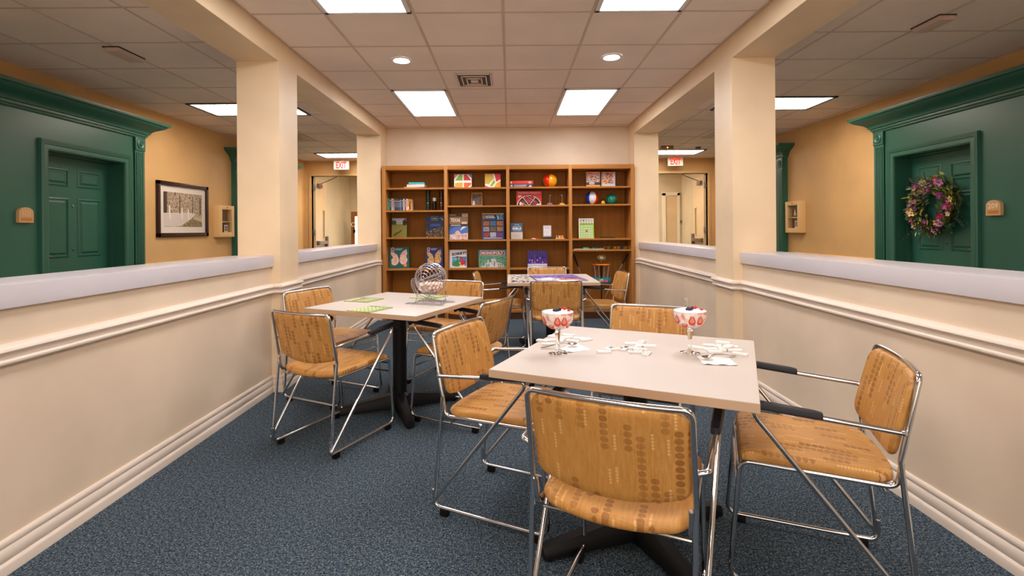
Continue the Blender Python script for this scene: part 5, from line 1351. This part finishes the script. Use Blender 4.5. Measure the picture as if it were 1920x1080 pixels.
b = MB(); b.ball((0, 0, .027), .027, mat((236, 200, 40), .3), 16, 10, (1.15, .7, 1.0)); b.build('body', t)
b = MB(); b.tube([(.018 + .010 * math.cos(a * .6 + .8), -.017, .036 + .009 * math.sin(a * .6 + .8)) for a in range(8)], .0022, BLACK, 5); b.build('clip', t)
r = beach(*A2(1395, 491), 68 * .14815, z, [P_((14, 130, 108))], 'plain teal green ball at the right of the shelf', (0, 0, 0), 'playground_ball', False)
b = MB(); c = at(*A2(1440, 488), 6.85); b.tube([(c.x - .02, 6.92 - r * .93, c.z + .01), (c.x - .003, 6.92 - r * .84, c.z - .0), (c.x + .014, 6.92 - r * .72, c.z - .01)], .003, WHITE, 6)
o = b.build('marking'); o.parent = [q for q in bpy.data.objects if q.name.startswith('playground_ball')][0]; o.matrix_parent_inverse = Matrix.Translation(-o.parent.location)
z = SH[3][2]
def bing(a):
    a.rect(0, 0, 1, 1, (226, 220, 206)).rect(.06, .03, 1, .76, (150, 200, 30))
    for i, ch in enumerate('BINGO'): a.text(ch, .12 + i * .175, .85, .19 + i * .175, .93, (70, 60, 60), .02); a.text(ch, .14 + i * .17, .68, .21 + i * .17, .74, (60, 100, 20), .02); a.rect(.10 + i * .175, .79, .20 + i * .175, .81, (120, 110, 100))
    for i in range(5):
        for j in range(5):
            a.rect(.12 + i * .17, .08 + j * .122, .24 + i * .17, .16 + j * .122, (214, 40, 30) if (i, j) == (2, 2) else (226, 236, 226))
            if (i, j) != (2, 2): a.rect(.155 + i * .17, .10 + j * .122, .205 + i * .17, .14 + j * .122, (90, 120, 130))
boxed('bingo_board', A2(980, 0)[0], A2(1172, 0)[0], A2(0, 738)[1], z, .012, (206, 200, 190), 'large green and white BINGO card standing on the right shelf', 'bingo board', bing, None, lean=5)
x, w, h = slot(A2(1247, 0)[0], A2(1440, 0)[0], A2(0, 966)[1], z, 6.87)
b = MB(); b.add([(-w / 2, -.02, .0), (w / 2, -.02, .0), (w / 2, .02, .0), (-w / 2, .02, 0), (-w / 2 + .008, -.012, h), (w / 2 - .004, -.012, h * .65), (w / 2 - .004, .012, h * .65), (-w / 2 + .008, .012, h)], [(0, 1, 2, 3), (4, 5, 6, 7), (0, 1, 5, 4), (1, 2, 6, 5), (2, 3, 7, 6), (3, 0, 4, 7)], mat((24, 16, 16), .4))
o = b.build('black_case', smooth=False); o.location = (x, 6.87, z); tag(o, 'long flat black case lying right of the bingo board', 'case')
z = SH[3][3]
x, w, h = slot(A4(912, 0)[0], A4(1288, 0)[0], A4(0, 182)[1], z, 6.86)
b = MB(); b.box(-w / 2, w / 2, -.07, .08, 0, .009, mat((222, 212, 196), .5), b=.002); o = b.build('game_board'); o.location = (x, 6.86, z); tag(o, 'pale flat board along the left half of the right bay shelf', 'game board')
random.seed(4)
b = MB(); b.box(-.038, .038, -.03, .03, 0, .020, mat((70, 190, 170), .4), b=.002); o = b.build('game_box'); p = at(*A4(1066, 0), 6.84); o.location = (p.x, 6.84, z + .009); tag(o, 'small mint green box on the pale flat board', 'game box')
for i in range(12):
    p = at(*A4(1160 + i * 9 + random.uniform(-4, 4), 0), 6.84); dz = .009 + (0 if i % 2 else .010)
    b = MB(); b.box(-.016, .016, -.010, .010, 0, .008, mat(((20, 130, 140), (30, 150, 160), (10, 100, 120))[i % 3], .4), b=.001); o = b.build('plastic_tile')
    o.location = (p.x, 6.84 + random.uniform(-.03, .02), z + dz); o.rotation_euler = (0, 0, random.uniform(0, 3)); tag(o, 'dark teal plastic piece heaped on the pale flat board', 'game piece', 'teal pieces on the flat board')
jc = [((230, 90, 30), 'orange'), ((200, 30, 30), 'red'), ((190, 160, 40), 'mustard'), ((40, 70, 180), 'blue'), ((240, 200, 60), 'yellow'), ((150, 60, 40), 'brown'), ((140, 190, 50), 'lime')]; jk = {}
for i in range(15):
    c, nm = jc[(i * 3 + i // 7) % 7]; p = at(*A4(1305 + i * 22, 0), 6.85)
    if nm not in jk:
        b = MB()
        for d in ((1, 0, 0), (0, 1, 0), (0, 0, 1)):
            d = Vector(d); b.tube([-d * .019, d * .019], .0035, mat(c, .3), 6); b.ball(d * .019, .0065, mat(c, .3), 8, 6); b.ball(-d * .019, .0065, mat(c, .3), 8, 6)
        o = b.build('toy_jack'); jk[nm] = o
    else: o = jk[nm].copy(); COL.objects.link(o)
    o.location = (p.x, 6.85 + (i % 2) * .03, z + .021); o.rotation_euler = (random.uniform(.5, .8), random.uniform(.5, .7), random.uniform(0, 3))
    tag(o, '%s plastic jack in the row on the right bay shelf' % nm, 'toy', 'plastic jacks on the right bay shelf')
# toy disc basket and the two rods below
z = .133
p = at(1128, 540, 6.90)
t = thing('disc_basket_toy', 'small disc-throwing basket toy with teal tray, orange ring and oval sign', 'toy', (p.x, 6.90, z))
h1 = at(1128, 524, 6.9).z - z; h2 = at(1128, 495.5, 6.9).z - z; h3 = at(1127, 483, 6.9).z - z
b = MB(); b.tube([(0, 0, .01), (0, 0, h2)], .008, BLACK, 10); b.lathe([(.10, 0), (.10, .008), (.02, .02), (.008, .03)], BLACK, n=24, cap=True); b.build('pole', t)
TL = mat((20, 150, 160), .4); OR_ = mat((244, 130, 20), .35)
b = MB(); r = .128; b.lathe([(.008, h1 - .035), (r * .95, h1 - .035), (r, h1 - .02), (r, h1 + .030), (r - .004, h1 + .030), (r - .004, h1 - .025), (.008, h1 - .03)], TL, n=32); b.build('tray', t)
a = Art(.2, .06, -r - .002, oz=h1 - .03); a.ell(.3, .5, .1, .3, (230, 140, 60)).ell(.5, .35, .1, .22, (214, 80, 150)).ell(.72, .4, .09, .25, (214, 80, 150)).ell(.42, .7, .05, .2, (240, 200, 60)); a.build('sticker', t)
b = MB(); r = .122; b.lathe([(.008, h2 + .006), (r, h2 + .008), (r + .003, h2), (r, h2 - .008), (.008, h2 - .002)], OR_, n=32); b.build('top_ring', t)
for k in range(9):
    a = 2 * PI * k / 9; b = MB(); b.tube([(r * .9 * math.cos(a), r * .9 * math.sin(a), h2 - .006), (r * .78 * math.cos(a), r * .78 * math.sin(a), (h1 + h2) / 2), (r * .7 * math.cos(a), r * .7 * math.sin(a), h1)], .0035, mat((190, 160, 150), .4), 6); b.build('chain', t)
b = MB(); b.tube([(0, 0, h2), (0, 0, h3)], .004, mat((190, 180, 60), .4), 6); b.lathe([(.055, -.003), (.055, .003), (.0005, .003)], mat((196, 200, 60), .4), n=28, T=Matrix.Translation((0, 0, h3)) @ Matrix.Diagonal((1, 1, .62, 1)) @ Matrix.Rotation(PI / 2, 4, 'X')); b.build('sign', t)
a = Art(.1, .065, -.0035, oz=h3 - .0325); a.ell(.5, .5, .46, .44, (60, 50, 40)).ell(.35, .5, .14, .26, (236, 230, 220)).ell(.55, .62, .14, .2, (230, 226, 216)).ell(.7, .45, .12, .22, (236, 230, 220)).ell(.5, .32, .12, .14, (226, 220, 210)); a.build('sign_face', t)
for (q0, q1, lab) in (((1075.6, 477), (1089, 514), 'black rod with chrome end leaning left of the disc basket toy'), ((1177, 476), (1161, 506), 'black rod with chrome end leaning right of the disc basket toy')):
    p0, p1 = at(*q0, 6.9), at(*q1, 6.9); d = (p1 - p0).normalized(); tt = thing('leaning_rod', lab, 'rod', p0, 0, 'black rods in the right bay')
    L = (p0.z - .14) / -d.z; split = (p1 - p0).length * .62
    b = MB(); b.tube([(0, 0, 0), d * split * .5, d * split], [.012, .011, .008], BLACK, 10); b.build('grip', tt)
    b = MB(); b.tube([d * split, d * L], .006, CHROME, 8); b.build('shaft', tt)

# ---------------------------------------------------------------- world and exposure
w = bpy.data.worlds.new('world'); SC.world = w; w.use_nodes = True
w.node_tree.nodes['Background'].inputs[0].default_value = (1, .84, .66, 1); w.node_tree.nodes['Background'].inputs[1].default_value = 1.35  # warm background is added fill, entering through the open front
vs = SC.view_settings; vs.view_transform = 'Standard'; vs.look = 'None'; vs.exposure = 1.0; vs.gamma = 1; vs.use_curve_mapping = False
